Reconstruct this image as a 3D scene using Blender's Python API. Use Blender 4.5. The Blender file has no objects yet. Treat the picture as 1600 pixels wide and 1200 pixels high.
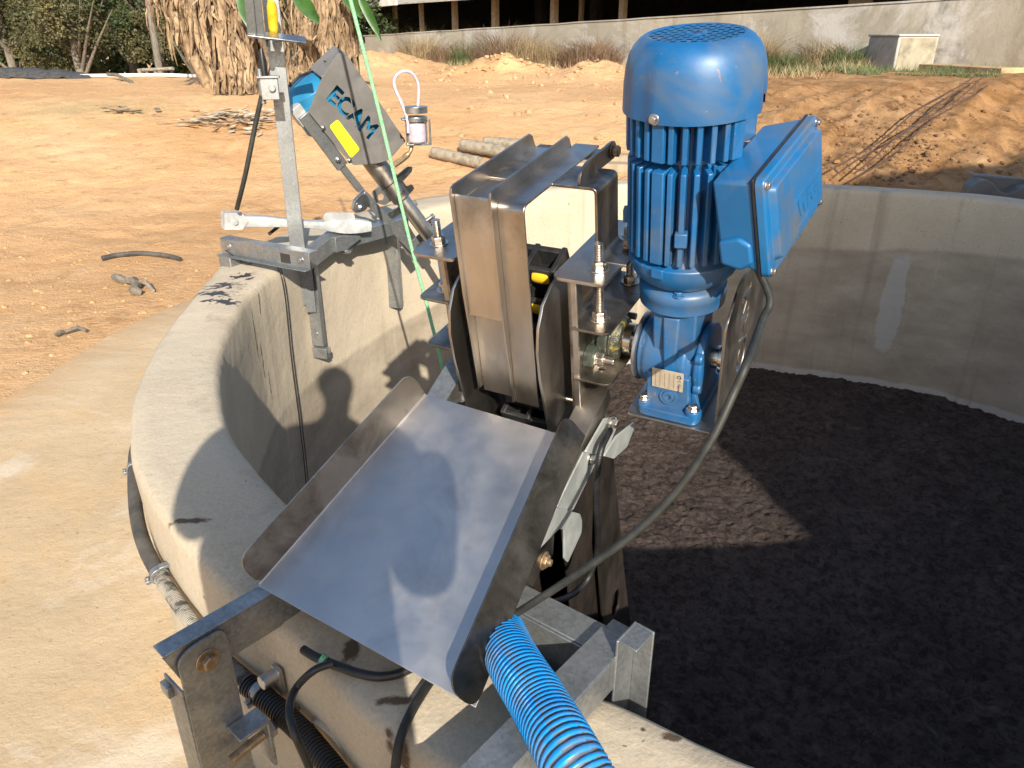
import bpy, bmesh, math, random
from mathutils import Vector, Matrix, noise
sin, cos, pi, rad = math.sin, math.cos, math.pi, math.radians
random.seed(7)
scene = bpy.context.scene
COL = scene.collection

# ------------------------------------------------------------------ camera (it stands at the origin, 1.3 m above the apron)
FPX, PIT = 1164.0, rad(25)
CP, SP = cos(PIT), sin(PIT)
cam_d = bpy.data.cameras.new('camera'); cam = bpy.data.objects.new('camera', cam_d); COL.objects.link(cam)
cam_d.sensor_width = 36.0; cam_d.lens = FPX/1600*36.0; cam_d.clip_start = .02; cam_d.clip_end = 1000
cam.rotation_euler = (pi/2-PIT, 0, 0); scene.camera = cam

def ray(x, y):
    u = (x-800)/FPX; v = (600-y)/FPX
    return Vector((u, CP+v*SP, -SP+v*CP))
def at_z(x, y, z):            # survey point at height z
    r = ray(x, y); return r*(z/r.z)
def at_d(x, y, d):            # survey point at distance d
    return ray(x, y).normalized()*d
def at_y(x, y, Y):
    r = ray(x, y); return r*(Y/r.y)

RIM = -.85                    # top of the tank wall
CX, CY, R_IN = 1.2376, 2.6699, 2.197
R_OUT = 2.41
GZ = -1.3                     # apron
SLZ = -2.1                    # sludge
def cyl_at(x, y, r=R_IN, far=True):
    d = ray(x, y); a = d.x**2+d.y**2; b = -2*(d.x*CX+d.y*CY); q = CX*CX+CY*CY-r*r
    s = math.sqrt(max(b*b-4*a*q, 0)); return d*((-b+(s if far else -s))/2/a)
def pol(ang, r, z): return Vector((CX+r*cos(rad(ang)), CY+r*sin(rad(ang)), z))

# machine frame: a = across (towards the motor), b = away, c = up
def _rot(y, p, r):
    Rz = Matrix.Rotation(y, 3, 'Z'); Rx = Matrix.Rotation(p, 3, 'X'); Ry = Matrix.Rotation(r, 3, 'Y')
    return Rz@Rx@Ry
MR = _rot(rad(-29), rad(11), rad(.7))
MO = ray(1088, 60)
MFRAME = Matrix.Translation(MO)@MR.to_4x4()
MINV = MFRAME.inverted()
def frame(o, x, y, z):
    m = Matrix((x, y, z)).transposed().to_4x4(); m.translation = o; return m
def pm(x, y, ax, val):        # survey point in the machine frame on the plane coordinate[ax] = val
    o = MINV@Vector((0, 0, 0)); d = MINV.to_3x3()@ray(x, y)
    return o+d*((val-o[ax])/d[ax])

# ------------------------------------------------------------------ objects
def tag(o, label=None, cat=None, group=None, kind=None):
    if label: o['label'] = label
    if cat: o['category'] = cat
    if group: o['group'] = group
    if kind: o['kind'] = kind
    return o
def thing(name, loc, label, cat, group=None):
    o = bpy.data.objects.new(name, None); COL.objects.link(o); o.location = loc; o.empty_display_size = .05
    return tag(o, label, cat, group)
def wloc(o):
    v = Vector(o.location)
    while o.parent: o = o.parent; v += Vector(o.location)
    return v
def copy_tree(o, parent=None):
    c = o.copy(); COL.objects.link(c)
    if parent: c.parent = parent
    for ch in list(o.children): copy_tree(ch, c)
    return c

class MB:
    def __init__(s, fr=None): s.v = []; s.f = []; s.fr = fr
    def add(s, vs, fs, fr=None):
        m = fr or s.fr; n = len(s.v)
        for v in vs: s.v.append((m@Vector(v)) if m else Vector(v))
        for f in fs: s.f.append([i+n for i in f])
        return s
    def box(s, lo, hi, fr=None):
        x0, y0, z0 = lo; x1, y1, z1 = hi
        vs = [(x0,y0,z0),(x1,y0,z0),(x1,y1,z0),(x0,y1,z0),(x0,y0,z1),(x1,y0,z1),(x1,y1,z1),(x0,y1,z1)]
        return s.add(vs, [(0,3,2,1),(4,5,6,7),(0,1,5,4),(1,2,6,5),(2,3,7,6),(3,0,4,7)], fr)
    def hexa(s, P, fr=None):      # 8 points: bottom loop, top loop
        return s.add(P, [(0,3,2,1),(4,5,6,7),(0,1,5,4),(1,2,6,5),(2,3,7,6),(3,0,4,7)], fr)
    def prism(s, pts, off, fr=None):   # pts: 3D loop, off: 3D offset
        n = len(pts); off = Vector(off)
        vs = [Vector(p) for p in pts]+[Vector(p)+off for p in pts]
        fs = [list(range(n))[::-1], list(range(n, 2*n))]
        for i in range(n):
            j = (i+1) % n; fs.append((i, j, n+j, n+i))
        return s.add(vs, fs, fr)
    def lathe(s, prof, o=(0,0,0), ax=(0,0,1), n=32, fr=None, cap=True, a0=0, a1=2*pi):
        ax = Vector(ax).normalized(); o = Vector(o)
        t = Vector((1,0,0)) if abs(ax.x) < .9 else Vector((0,1,0))
        e1 = ax.cross(t).normalized(); e2 = ax.cross(e1)
        vs = []; fs = []
        for r, h in prof:
            for i in range(n):
                a = 2*pi*i/n; vs.append(o+ax*h+(e1*cos(a)+e2*sin(a))*r)
        for k in range(len(prof)-1):
            for i in range(n):
                j = (i+1) % n; fs.append((k*n+i, k*n+j, (k+1)*n+j, (k+1)*n+i))
        if cap:
            fs.append(list(range(n))[::-1]); fs.append([(len(prof)-1)*n+i for i in range(n)])
        return s.add(vs, fs, fr)
    def cyl(s, p0, p1, r0, r1=None, n=16, fr=None):
        p0 = Vector(p0); p1 = Vector(p1)
        return s.lathe([(r0, 0), (r0 if r1 is None else r1, (p1-p0).length)], p0, p1-p0, n, fr)
    def tube(s, path, r, n=10, fr=None, rfun=None):
        P = [Vector(p) for p in path]; m = len(P); vs = []; fs = []
        up = None
        for i in range(m):
            t = (P[min(i+1, m-1)]-P[max(i-1, 0)]).normalized()
            if up is None:
                up = t.orthogonal().normalized()
            up = (up-t*up.dot(t)).normalized(); e2 = t.cross(up)
            rr = rfun(i/(m-1)) if rfun else r
            for k in range(n):
                a = 2*pi*k/n; vs.append(P[i]+(up*cos(a)+e2*sin(a))*rr)
        for i in range(m-1):
            for k in range(n):
                j = (k+1) % n; fs.append((i*n+k, i*n+j, (i+1)*n+j, (i+1)*n+k))
        fs.append(list(range(n))[::-1]); fs.append([(m-1)*n+k for k in range(n)])
        return s.add(vs, fs, fr)
    def bolt(s, p, d, r=.009, h=.007, fr=None, washer=True, stud=0):
        p = Vector(p); d = Vector(d).normalized(); q = p
        if washer:
            s.cyl(p, p+d*.002, r*1.35, n=18, fr=fr); q = p+d*.002
        s.lathe([(r, 0), (r, h*.85), (r*.88, h)], q, d, 6, fr)
        if stud:
            s.lathe([(r*.52, 0), (r*.52, stud)], q+d*h, d, 12, fr)
        return s
    def build(s, name, mat, parent=None, bevel=0, ang=35, loc=None, seg=2):
        base = wloc(parent) if parent else (Vector(loc) if loc is not None else Vector((0,0,0)))
        me = bpy.data.meshes.new(name)
        me.from_pydata([v-base for v in s.v], [], s.f); me.validate(); me.update()
        if len(s.f) < 20000:
            bm = bmesh.new(); bm.from_mesh(me); bmesh.ops.recalc_face_normals(bm, faces=bm.faces); bm.to_mesh(me); bm.free()
        return finish(me, name, mat, parent, bevel, ang, base, seg)

def bolts(specs, name, mat, parent, bev=.0006, fr=None):   # every bolt head or nut is a part of its own
    for sp in specs:
        p, d, r, h = sp[:4]; kw = sp[4] if len(sp) > 4 else {}
        MB(fr or MFRAME).bolt(p, d, r, h, **kw).build(name, M[mat], parent, bev)
def finish(me, name, mat, parent, bevel=0, ang=35, base=None, seg=2):
    for m in (mat if isinstance(mat, (list, tuple)) else [mat]): me.materials.append(m)
    me.shade_smooth()
    if ang is not None: me.set_sharp_from_angle(angle=rad(ang))
    o = bpy.data.objects.new(name, me); COL.objects.link(o)
    if parent: o.parent = parent
    elif base is not None: o.location = base
    if bevel:
        b = o.modifiers.new('bevel', 'BEVEL'); b.width = bevel; b.segments = seg; b.limit_method = 'ANGLE'; b.angle_limit = rad(40); b.harden_normals = False
    return o

def smooth_path(pts, k=8):        # Catmull-Rom
    P = [Vector(p) for p in pts]; P = [P[0]*2-P[1]]+P+[P[-1]*2-P[-2]]; out = []
    for i in range(1, len(P)-2):
        for j in range(k):
            t = j/k; a, b, c, d = P[i-1], P[i], P[i+1], P[i+2]
            out.append(.5*((2*b)+(c-a)*t+(2*a-5*b+4*c-d)*t*t+(3*b-a-3*c+d)*t**3))
    out.append(P[-2]); return out

def rounded(pts, r, n=5):         # round the corners of a 2D polygon; r number or list
    out = []; m = len(pts)
    for i in range(m):
        p = Vector(pts[i]); a = Vector(pts[i-1]); b = Vector(pts[(i+1) % m])
        rr = r[i] if isinstance(r, (list, tuple)) else r
        if rr <= 0: out.append(p); continue
        da = (a-p); db = (b-p); k = min(rr, da.length*.48, db.length*.48)
        A = p+da.normalized()*k; B = p+db.normalized()*k
        for j in range(n+1):
            t = j/n; out.append(A*(1-t)**2+p*2*t*(1-t)+B*t*t)
    return [tuple(q) for q in out]

def plate(name, outer, holes, t, fr, mat, parent, bev=.0006, base=None):   # flat sheet with holes: 2D outline in fr's xy plane, thickness t centred on it
    cu = bpy.data.curves.new(name, 'CURVE'); cu.dimensions = '2D'; cu.fill_mode = 'BOTH'; cu.extrude = t/2-bev; cu.bevel_depth = bev; cu.bevel_resolution = 1
    for loop in [outer]+list(holes):
        sp = cu.splines.new('POLY'); sp.points.add(len(loop)-1)
        for p, q in zip(sp.points, loop): p.co = (q[0], q[1], 0, 1)
        sp.use_cyclic_u = True
    return curve_mesh(cu, name, fr, mat, parent, base)
def curve_mesh(cu, name, fr, mat, parent, base=None):
    tmp = bpy.data.objects.new('tmp', cu); COL.objects.link(tmp)
    dg = bpy.context.evaluated_depsgraph_get(); dg.update()
    me = bpy.data.meshes.new_from_object(tmp.evaluated_get(dg)); me.name = name
    bpy.data.objects.remove(tmp); bpy.data.curves.remove(cu)
    bs = wloc(parent) if parent else (base if base is not None else Vector((0,0,0)))
    me.transform(Matrix.Translation(-bs)@fr); me.materials.clear()
    return finish(me, name, mat, parent, 0, 35, bs)
def text_curve(txt, size, ext, bold=.0):
    cu = bpy.data.curves.new('t', 'FONT'); cu.body = txt; cu.size = size; cu.extrude = ext; cu.offset = bold
    cu.align_x = 'CENTER'; cu.align_y = 'CENTER'; return cu
def lettering(txt, size, ext, fr, mat, parent, name='lettering', bold=0, base=None):
    return curve_mesh(text_curve(txt, size, ext, bold), name, fr, mat, parent, base)
def letter_loops(txt, size, fr2, bold=.0):     # outlines of the letters as 2D loops (fr2 maps text plane to sheet plane) to cut out of a sheet
    cu = text_curve(txt, size, 0, bold); cu.fill_mode = 'BOTH'; cu.resolution_u = 4
    tmp = bpy.data.objects.new('tmp', cu); COL.objects.link(tmp)
    dg = bpy.context.evaluated_depsgraph_get(); dg.update()
    me = bpy.data.meshes.new_from_object(tmp.evaluated_get(dg)); bpy.data.objects.remove(tmp); bpy.data.curves.remove(cu)
    bm = bmesh.new(); bm.from_mesh(me); bmesh.ops.remove_doubles(bm, verts=bm.verts, dist=1e-6)
    be = [e for e in bm.edges if len(e.link_faces) == 1]; nxt = {}
    for e in be:
        for a, b in ((e.verts[0], e.verts[1]), (e.verts[1], e.verts[0])): nxt.setdefault(a.index, []).append(b.index)
    bm.verts.ensure_lookup_table(); seen = set(); loops = []
    for st in list(nxt):
        if st in seen: continue
        L = [st]; seen.add(st); cur = st
        while True:
            n_ = [q for q in nxt[cur] if q not in seen]
            if not n_: break
            cur = n_[0]; seen.add(cur); L.append(cur)
        if len(L) > 3: loops.append([fr2(bm.verts[q].co.x, bm.verts[q].co.y) for q in L])
    bm.free(); bpy.data.meshes.remove(me); return loops

# ------------------------------------------------------------------ materials
def _n(nt, t, **kw):
    n = nt.nodes.new(t)
    for k, v in kw.items():
        if k.startswith('i_'):
            key = k[2:]; key = int(key) if key.isdigit() else key
            n.inputs[key].default_value = v
        else: setattr(n, k, v)
    return n
def noise_node(nt, vec, scale, detail=4, rough=.55, dist=0):
    n = _n(nt, 'ShaderNodeTexNoise'); n.inputs['Scale'].default_value = scale; n.inputs['Detail'].default_value = detail
    n.inputs['Roughness'].default_value = rough; n.inputs['Distortion'].default_value = dist
    nt.links.new(vec, n.inputs['Vector']); return n.outputs['Fac']
def ramp(nt, fac, stops):
    r = _n(nt, 'ShaderNodeValToRGB'); e = r.color_ramp.elements
    while len(e) < len(stops): e.new(.5)
    for q, (p, c) in zip(e, stops):
        q.position = p; q.color = c if len(c) == 4 else (*c, 1)
    nt.links.new(fac, r.inputs['Fac']); return r.outputs['Color']
def g(v): return (v, v, v)
def mixc(nt, fac, a, b, mode='MIX'):
    m = _n(nt, 'ShaderNodeMix', data_type='RGBA', blend_type=mode)
    for sock, v in ((m.inputs[0], fac), (m.inputs[6], a), (m.inputs[7], b)):
        if isinstance(v, (int, float)): sock.default_value = v
        elif isinstance(v, tuple): sock.default_value = (*v[:3], 1)
        else: nt.links.new(v, sock)
    return m.outputs[2]
def math_n(nt, op, a, b=0.0, clamp=False):
    m = _n(nt, 'ShaderNodeMath', operation=op, use_clamp=clamp)
    for sock, v in ((m.inputs[0], a), (m.inputs[1], b)):
        if isinstance(v, (int, float)): sock.default_value = v
        else: nt.links.new(v, sock)
    return m.outputs[0]
def coords(nt, scale=(1,1,1), world=False):
    if world:
        v = _n(nt, 'ShaderNodeNewGeometry').outputs['Position']
    else: v = _n(nt, 'ShaderNodeTexCoord').outputs['Object']
    if scale != (1,1,1):
        m = _n(nt, 'ShaderNodeMapping'); m.inputs['Scale'].default_value = scale; nt.links.new(v, m.inputs['Vector']); v = m.outputs['Vector']
    return v
def newmat(name):
    m = bpy.data.materials.new(name); m.use_nodes = True; nt = m.node_tree
    return m, nt, nt.nodes['Principled BSDF']
def bump(nt, b, h, strength=.3, dist=.01):
    n = _n(nt, 'ShaderNodeBump'); n.inputs['Strength'].default_value = strength; n.inputs['Distance'].default_value = dist
    nt.links.new(h, n.inputs['Height']); nt.links.new(n.outputs['Normal'], b.inputs['Normal'])
def simple(name, c1, c2=None, scale=12, rough=(.4,.6), metal=0, bstr=.1, bdist=.003, bscale=60, stretch=(1,1,1), dirt=None, coat=0, spec=.5, lo=.35, hi=.65):
    m, nt, b = newmat(name); v = coords(nt, stretch)
    f = noise_node(nt, v, scale, 6, .6)
    col = ramp(nt, f, [(lo, c1), (hi, c2 or c1)])
    if dirt:                      # (colour, scale, low, high)
        d = noise_node(nt, coords(nt), dirt[1], 7, .65, .4)
        col = mixc(nt, ramp(nt, d, [(dirt[2], g(0)), (dirt[3], g(1))]), col, dirt[0])
    nt.links.new(col, b.inputs['Base Color'])
    f2 = noise_node(nt, v, scale*2.3, 5, .6)
    rr = ramp(nt, f2, [(.3, g(rough[0])), (.7, g(rough[1]))]); nt.links.new(rr, b.inputs['Roughness'])
    b.inputs['Metallic'].default_value = metal; b.inputs['Coat Weight'].default_value = coat; b.inputs['Specular IOR Level'].default_value = spec
    if bstr: bump(nt, b, noise_node(nt, v, bscale, 6, .6), bstr, bdist)
    return m
M = {}
M['steel'] = simple('brushed_steel', (.40,.36,.32), (.62,.58,.53), 7, (.30,.44), 1, .06, .002, 90, (1,1,.35), ((.16,.13,.105), 5, .52, .78))
M['steel_dark'] = simple('scorched_steel', (.20,.175,.15), (.46,.415,.36), 9, (.3,.5), 1, .1, .002, 60, (1,1,.5), ((.07,.055,.045), 11, .5, .7))
M['black_steel'] = simple('slurry_coated_steel', (.02,.017,.014), (.075,.06,.05), 11, (.28,.5), .5, .25, .004, 40, (1,1,.6))
M['tray'] = simple('tray_steel', (.60,.575,.54), (.74,.71,.67), 6, (.36,.50), 1, .05, .001, 160, (1,1,1), ((.44,.42,.39), 7, .54, .88))
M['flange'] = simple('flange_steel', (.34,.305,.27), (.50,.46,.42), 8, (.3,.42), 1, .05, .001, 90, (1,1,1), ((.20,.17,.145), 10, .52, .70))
M['flange_dark'] = simple('dark_flange_steel', (.13,.115,.10), (.34,.305,.27), 7, (.28,.42), 1, .06, .001, 70, (1,1,1), ((.07,.058,.045), 9, .47, .66))  # darker brown variant for the right chute flange
M['zinc'] = simple('bright_zinc', (.38,.385,.39), (.55,.555,.56), 30, (.3,.45), 1, .1, .001, 80)
M['bolt'] = simple('bolt_steel', (.52,.47,.41), (.66,.62,.57), 40, (.25,.4), 1, .2, .001, 300)
M['rustbolt'] = simple('rusty_bolt', (.25,.17,.10), (.42,.33,.22), 60, (.35,.55), .7, .2, .001, 200)
def galv():
    m, nt, b = newmat('galvanised_steel'); v = coords(nt)
    vo = _n(nt, 'ShaderNodeTexVoronoi'); vo.inputs['Scale'].default_value = 170; nt.links.new(v, vo.inputs['Vector'])
    sep = _n(nt, 'ShaderNodeSeparateColor'); nt.links.new(vo.outputs['Color'], sep.inputs[0])
    f = math_n(nt, 'ADD', math_n(nt, 'MULTIPLY', sep.outputs[0], .20), math_n(nt, 'MULTIPLY', noise_node(nt, v, 14, 6, .65), .88))
    col = ramp(nt, f, [(.25, (.17,.18,.185)), (.8, (.40,.415,.42))])
    d = noise_node(nt, v, 9, 6, .7, .6)
    col = mixc(nt, ramp(nt, d, [(.56, g(0)), (.74, g(.55))]), col, (.36,.31,.22))
    nt.links.new(col, b.inputs['Base Color']); b.inputs['Metallic'].default_value = .75
    nt.links.new(ramp(nt, f, [(.2, g(.52)), (.8, g(.34))]), b.inputs['Roughness']); bump(nt, b, f, .08, .002); return m
M['galv'] = galv()
M['galv_light'] = simple('fresh_galvanising', (.42,.45,.44), (.62,.65,.63), 16, (.35,.55), .6, .1, .002, 60)
M['white_galv'] = simple('white_zinc_paint', (.32,.33,.33), (.52,.53,.52), 16, (.4,.6), .3, .25, .003, 50, dirt=((.40,.40,.39), 26, .55, .7))
def blue_paint():
    m, nt, b = newmat('blue_paint'); v = coords(nt)
    col = ramp(nt, noise_node(nt, v, 9, 5, .6), [(.3, (.004,.072,.20)), (.7, (.007,.108,.29))])
    d = noise_node(nt, v, 7.5, 6, .62, .5)
    col = mixc(nt, ramp(nt, d, [(.49, g(0)), (.68, g(.7))]), col, (.10,.115,.13))
    d2 = noise_node(nt, v, 26, 5, .6, 1.2)
    col = mixc(nt, ramp(nt, d2, [(.66, g(0)), (.71, g(.8))]), col, (.20,.13,.095))
    d3 = noise_node(nt, v, 130, 3, .6)
    col = mixc(nt, ramp(nt, d3, [(.70, g(0)), (.78, g(.4))]), col, (.25,.3,.33))
    nt.links.new(col, b.inputs['Base Color'])
    nt.links.new(ramp(nt, noise_node(nt, v, 18, 5, .6), [(.3, g(.34)), (.7, g(.50))]), b.inputs['Roughness'])
    b.inputs['Coat Weight'].default_value = .15; b.inputs['Coat Roughness'].default_value = .42
    bump(nt, b, noise_node(nt, v, 140, 4, .5), .09, .0012); return m
M['blue'] = blue_paint()
M['blue_box'] = simple('blue_box_paint', (.005,.092,.25), (.008,.125,.32), 7, (.30,.45), 0, .08, .001, 120, (1,1,1), ((.085,.105,.135), 11, .50, .70), .25)
M['teal_blue'] = simple('teal_blue_paint', (.015,.15,.30), (.02,.20,.36), 12, (.35,.5))
M['hose_blue'] = simple('blue_pvc', (.004,.20,.56), (.006,.27,.68), 20, (.25,.4), 0, .05, .001, 90, (1,1,1), ((.13,.16,.19), 19, .50, .72))
M['hose_gray'] = simple('grey_hose_valley', (.05,.07,.10), (.13,.15,.18), 40, (.5,.7))
M['black_rubber'] = simple('black_rubber', (.008,.008,.009), (.02,.02,.021), 25, (.3,.5), 0, .1, .001, 100)
M['cable'] = simple('dusty_cable', (.010,.011,.010), (.030,.031,.027), 30, (.5,.65))
M['old_hose'] = simple('dusty_hose', (.028,.029,.03), (.10,.09,.075), 16, (.6,.8), 0, .2, .002, 80)
M['pale_hose'] = simple('dust_caked_conduit', (.20,.185,.155), (.32,.29,.24), 16, (.7,.85), 0, .2, .002, 80, dirt=((.04,.04,.04), 22, .50, .62))
M['yellow'] = simple('yellow_plastic', (.55,.36,.01), (.68,.46,.02), 30, (.35,.5), dirt=((.06,.05,.03), 40, .6, .7))
M['sticker'] = simple('yellow_sticker', (.62,.66,.02), (.72,.74,.04), 9, (.4,.5))
M['black_plastic'] = simple('black_plastic', (.012,.012,.013), (.03,.03,.03), 30, (.35,.5))
M['green_metal'] = simple('bearing_green_paint', (.028,.036,.03), (.065,.075,.06), 40, (.25,.45), .2, .2, .002, 90)
M['grease'] = simple('yellow_grease', (.16,.13,.02), (.30,.25,.05), 60, (.12,.3), 0, .8, .004, 110, dirt=((.03,.032,.022), 45, .36, .48))
M['chrome'] = simple('greasy_shaft', (.45,.42,.36), (.62,.58,.5), 30, (.12,.25), 1)
M['tag'] = simple('stained_nameplate', (.36,.30,.22), (.50,.43,.33), 30, (.4,.6), .3)
M['ink'] = simple('dark_print', (.02,.025,.06), (.03,.03,.07), 30, (.5,.6))
M['rope'] = simple('green_rope', (.10,.34,.14), (.34,.62,.36), 220, (.6,.8), 0, .6, .003, 260)
M['clear_tube'] = simple('milky_tube', (.40,.33,.38), (.52,.45,.50), 40, (.15,.25))
M['grey_cover'] = simple('cover_sheet_steel', (.15,.143,.135), (.20,.19,.18), 9, (.5,.6), .25, .05, .001, 60, (1,1,1), ((.12,.115,.11), 8, .55, .7))
M['bark'] = simple('bark', (.10,.085,.065), (.20,.175,.14), 18, (.8,.95), 0, .8, .02, 30, (1,1,.3))
M['wood'] = simple('weathered_wood', (.17,.14,.10), (.33,.28,.21), 20, (.7,.9), 0, .5, .004, 50)
M['rebar'] = simple('rusty_rebar', (.05,.03,.022), (.11,.06,.04), 60, (.7,.9))
M['white_pipe'] = simple('white_pvc', (.55,.53,.49), (.66,.64,.60), 5, (.4,.6))
M['post_wood'] = simple('post_timber', (.26,.20,.13), (.40,.32,.22), 12, (.8,.9), 0, .3, .01, 30)
M['dark'] = simple('near_black', (.012,.011,.010), (.03,.027,.024), 3, (.8,.95))  # near-black tone standing for the shade inside the shed and in openings
M['roof'] = simple('fibre_cement_roof', (.30,.27,.23), (.45,.41,.35), 2, (.8,.95))
M['fascia'] = simple('pale_fascia', (.52,.50,.46), (.68,.66,.60), 3, (.7,.9))
M['dry_leaf'] = simple('dry_banana_leaf', (.17,.11,.06), (.42,.30,.18), 5, (.75,.9), 0, .5, .01, 40, (1,1,.4), ((.11,.07,.04), 7, .48, .62))
M['green_leaf'] = simple('banana_leaf', (.018,.06,.010), (.04,.11,.02), 5, (.35,.55))
M['dry_grass'] = simple('dry_grass', (.20,.145,.075), (.38,.29,.165), 6, (.8,.95))
M['rust_grass'] = simple('rusty_dry_weed', (.12,.075,.045), (.24,.155,.095), 6, (.8,.95))
M['green_grass'] = simple('green_grass', (.045,.07,.022), (.12,.145,.055), 8, (.6,.8))
M['olive'] = simple('olive_foliage', (.035,.042,.014), (.12,.105,.04), .8, (.65,.85))
M['deepgreen'] = simple('dark_foliage', (.018,.034,.010), (.055,.075,.02), 1.3, (.6,.8))
M['cloth'] = simple('work_shirt', (.10,.12,.17), (.13,.15,.2), 20, (.8,.9))
M['skin'] = simple('skin', (.42,.25,.17), (.45,.28,.2), 20, (.5,.6))
M['hair'] = simple('dark_hair', (.02,.015,.012), (.04,.03,.02), 50, (.5,.7))
M['brick'] = simple('render_wall', (.4,.36,.3), (.5,.45,.38), 3, (.8,.9))
M['greyblock'] = simple('grey_plastic_block', (.085,.085,.085), (.12,.118,.115), 9, (.45,.6))
M['stone'] = simple('pale_rubble', (.33,.20,.10), (.48,.33,.19), 3, (.85,.95), 0, .6, .02, 20)
M['box_face'] = simple('sunlit_box_tone', (.26,.23,.165), (.36,.325,.24), 5, (.85,.95), 0, .3, .01, 20, dirt=((.16,.14,.10), 4, .5, .7))  # pale tone that carries the sunlight on one face of the concrete box
M['clod'] = simple('dark_clay', (.12,.065,.03), (.30,.17,.08), 6, (.9,.95), 0, .5, .02, 20)
M['leaf_litter'] = simple('leaf_litter', (.25,.20,.13), (.55,.47,.36), 9, (.8,.95))
# ------------------------------------------------------------------ concrete, dirt, sludge
def stains(nt, v, pts, wob=14, amp=.9):
    """irregular dark marks with a shape of their own: pts = (x, y, z, (rx, ry, rz) radii)"""
    tot = None
    nz = noise_node(nt, v, wob, 5, .65)
    for (p, r) in pts:
        s = _n(nt, 'ShaderNodeVectorMath', operation='SUBTRACT'); nt.links.new(v, s.inputs[0]); s.inputs[1].default_value = p
        d = _n(nt, 'ShaderNodeVectorMath', operation='DIVIDE'); nt.links.new(s.outputs[0], d.inputs[0]); d.inputs[1].default_value = r
        l = _n(nt, 'ShaderNodeVectorMath', operation='LENGTH'); nt.links.new(d.outputs[0], l.inputs[0])
        m = math_n(nt, 'SUBTRACT', 1.0, l.outputs['Value'])
        tot = m if tot is None else math_n(nt, 'MAXIMUM', tot, m)
    k = math_n(nt, 'ADD', tot, math_n(nt, 'MULTIPLY', math_n(nt, 'SUBTRACT', nz, .5), amp*4))
    return k
def concrete_wall_mat():
    m, nt, b = newmat('tank_concrete'); v = coords(nt, world=True)
    c = ramp(nt, noise_node(nt, v, 2.2, 7, .62), [(.3, (.37,.305,.22)), (.7, (.51,.435,.325))])
    c = mixc(nt, ramp(nt, noise_node(nt, v, 140, 3, .6), [(.35, g(.0)), (.75, g(.45))]), c, (.60,.52,.40))
    c = mixc(nt, ramp(nt, noise_node(nt, v, 60, 3, .7), [(.63, g(0)), (.72, g(.5))]), c, (.26,.21,.16))
    sp = _n(nt, 'ShaderNodeSeparateXYZ'); nt.links.new(v, sp.inputs[0])
    zz = math_n(nt, 'ADD', sp.outputs[2], math_n(nt, 'MULTIPLY', noise_node(nt, v, 1.6, 5, .6), .12))
    # lower inside: bare grey concrete under the plaster band, pale lip of splashed cement at the sludge
    # inside radius test
    dx = math_n(nt, 'SUBTRACT', sp.outputs[0], CX); dy = math_n(nt, 'SUBTRACT', sp.outputs[1], CY)
    rr = math_n(nt, 'SQRT', math_n(nt, 'ADD', math_n(nt, 'MULTIPLY', dx, dx), math_n(nt, 'MULTIPLY', dy, dy)))
    inside = math_n(nt, 'LESS_THAN', rr, R_IN+.085)
    low = ramp(nt, math_n(nt, 'MULTIPLY', zz, -1.0), [(1.10/2.6, g(0)), (1.13/2.6, g(1))]) if False else None
    t = math_n(nt, 'MULTIPLY', math_n(nt, 'ADD', math_n(nt, 'SUBTRACT', zz, math_n(nt, 'MULTIPLY', sp.outputs[0], .075)), 1.30), -40.0, True)
    grey = ramp(nt, noise_node(nt, coords(nt, (1.4,1.4,3.2), True), 2.2, 7, .62), [(.3, (.22,.18,.13)), (.72, (.41,.35,.27))])
    st = math_n(nt, 'MULTIPLY', math_n(nt, 'MULTIPLY', t, inside), .8)
    c = mixc(nt, st, c, grey)
    lip = math_n(nt, 'MULTIPLY', math_n(nt, 'MULTIPLY', math_n(nt, 'ADD', zz, 1.985), -60.0, True), inside)
    c = mixc(nt, math_n(nt, 'MULTIPLY', lip, .75), c, (.46,.43,.40))
    # vertical formwork joint streaks
    stv = noise_node(nt, coords(nt, (6,6,.25), True), 1.6, 4, .6)
    c = mixc(nt, math_n(nt, 'MULTIPLY', ramp(nt, stv, [(.56, g(0)), (.7, g(.4))]), inside), c, (.20,.165,.125))
    pin = noise_node(nt, v, 95, 2, .5)
    c = mixc(nt, math_n(nt, 'MULTIPLY', ramp(nt, pin, [(.70, g(0)), (.735, g(.75))]), inside), c, (.10,.085,.07))
    drip = noise_node(nt, coords(nt, (14,14,.5), True), 1.3, 5, .65)
    c = mixc(nt, math_n(nt, 'MULTIPLY', ramp(nt, drip, [(.60, g(0)), (.70, g(.45))]), inside), c, (.46,.42,.36))
    # wet sludge spilled on the rim and dribbles
    P = [(at_z(352, 446, RIM), (.10,.06,.05)), (at_z(335, 460, RIM), (.12,.05,.05)), (at_z(348, 472, RIM), (.10,.045,.05)), (at_z(378, 432, RIM), (.07,.05,.05)), (at_z(308, 460, RIM), (.06,.04,.05))]
    P = [(tuple(p), r) for p, r in P]
    k = stains(nt, v, P, 34, .95)
    wet = ramp(nt, k, [(.42, g(0)), (.50, g(1))])
    Q = [(tuple(cyl_at(404, 470)), (.03,.012,.09)), (tuple(cyl_at(410, 560)), (.02,.01,.14)), (tuple(cyl_at(422, 600)), (.02,.008,.10)), (tuple(cyl_at(398, 520)), (.02,.01,.16))]
    k2 = stains(nt, v, Q, 40, .5)
    wet2 = ramp(nt, k2, [(.30, g(0)), (.55, g(.8))])
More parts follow.
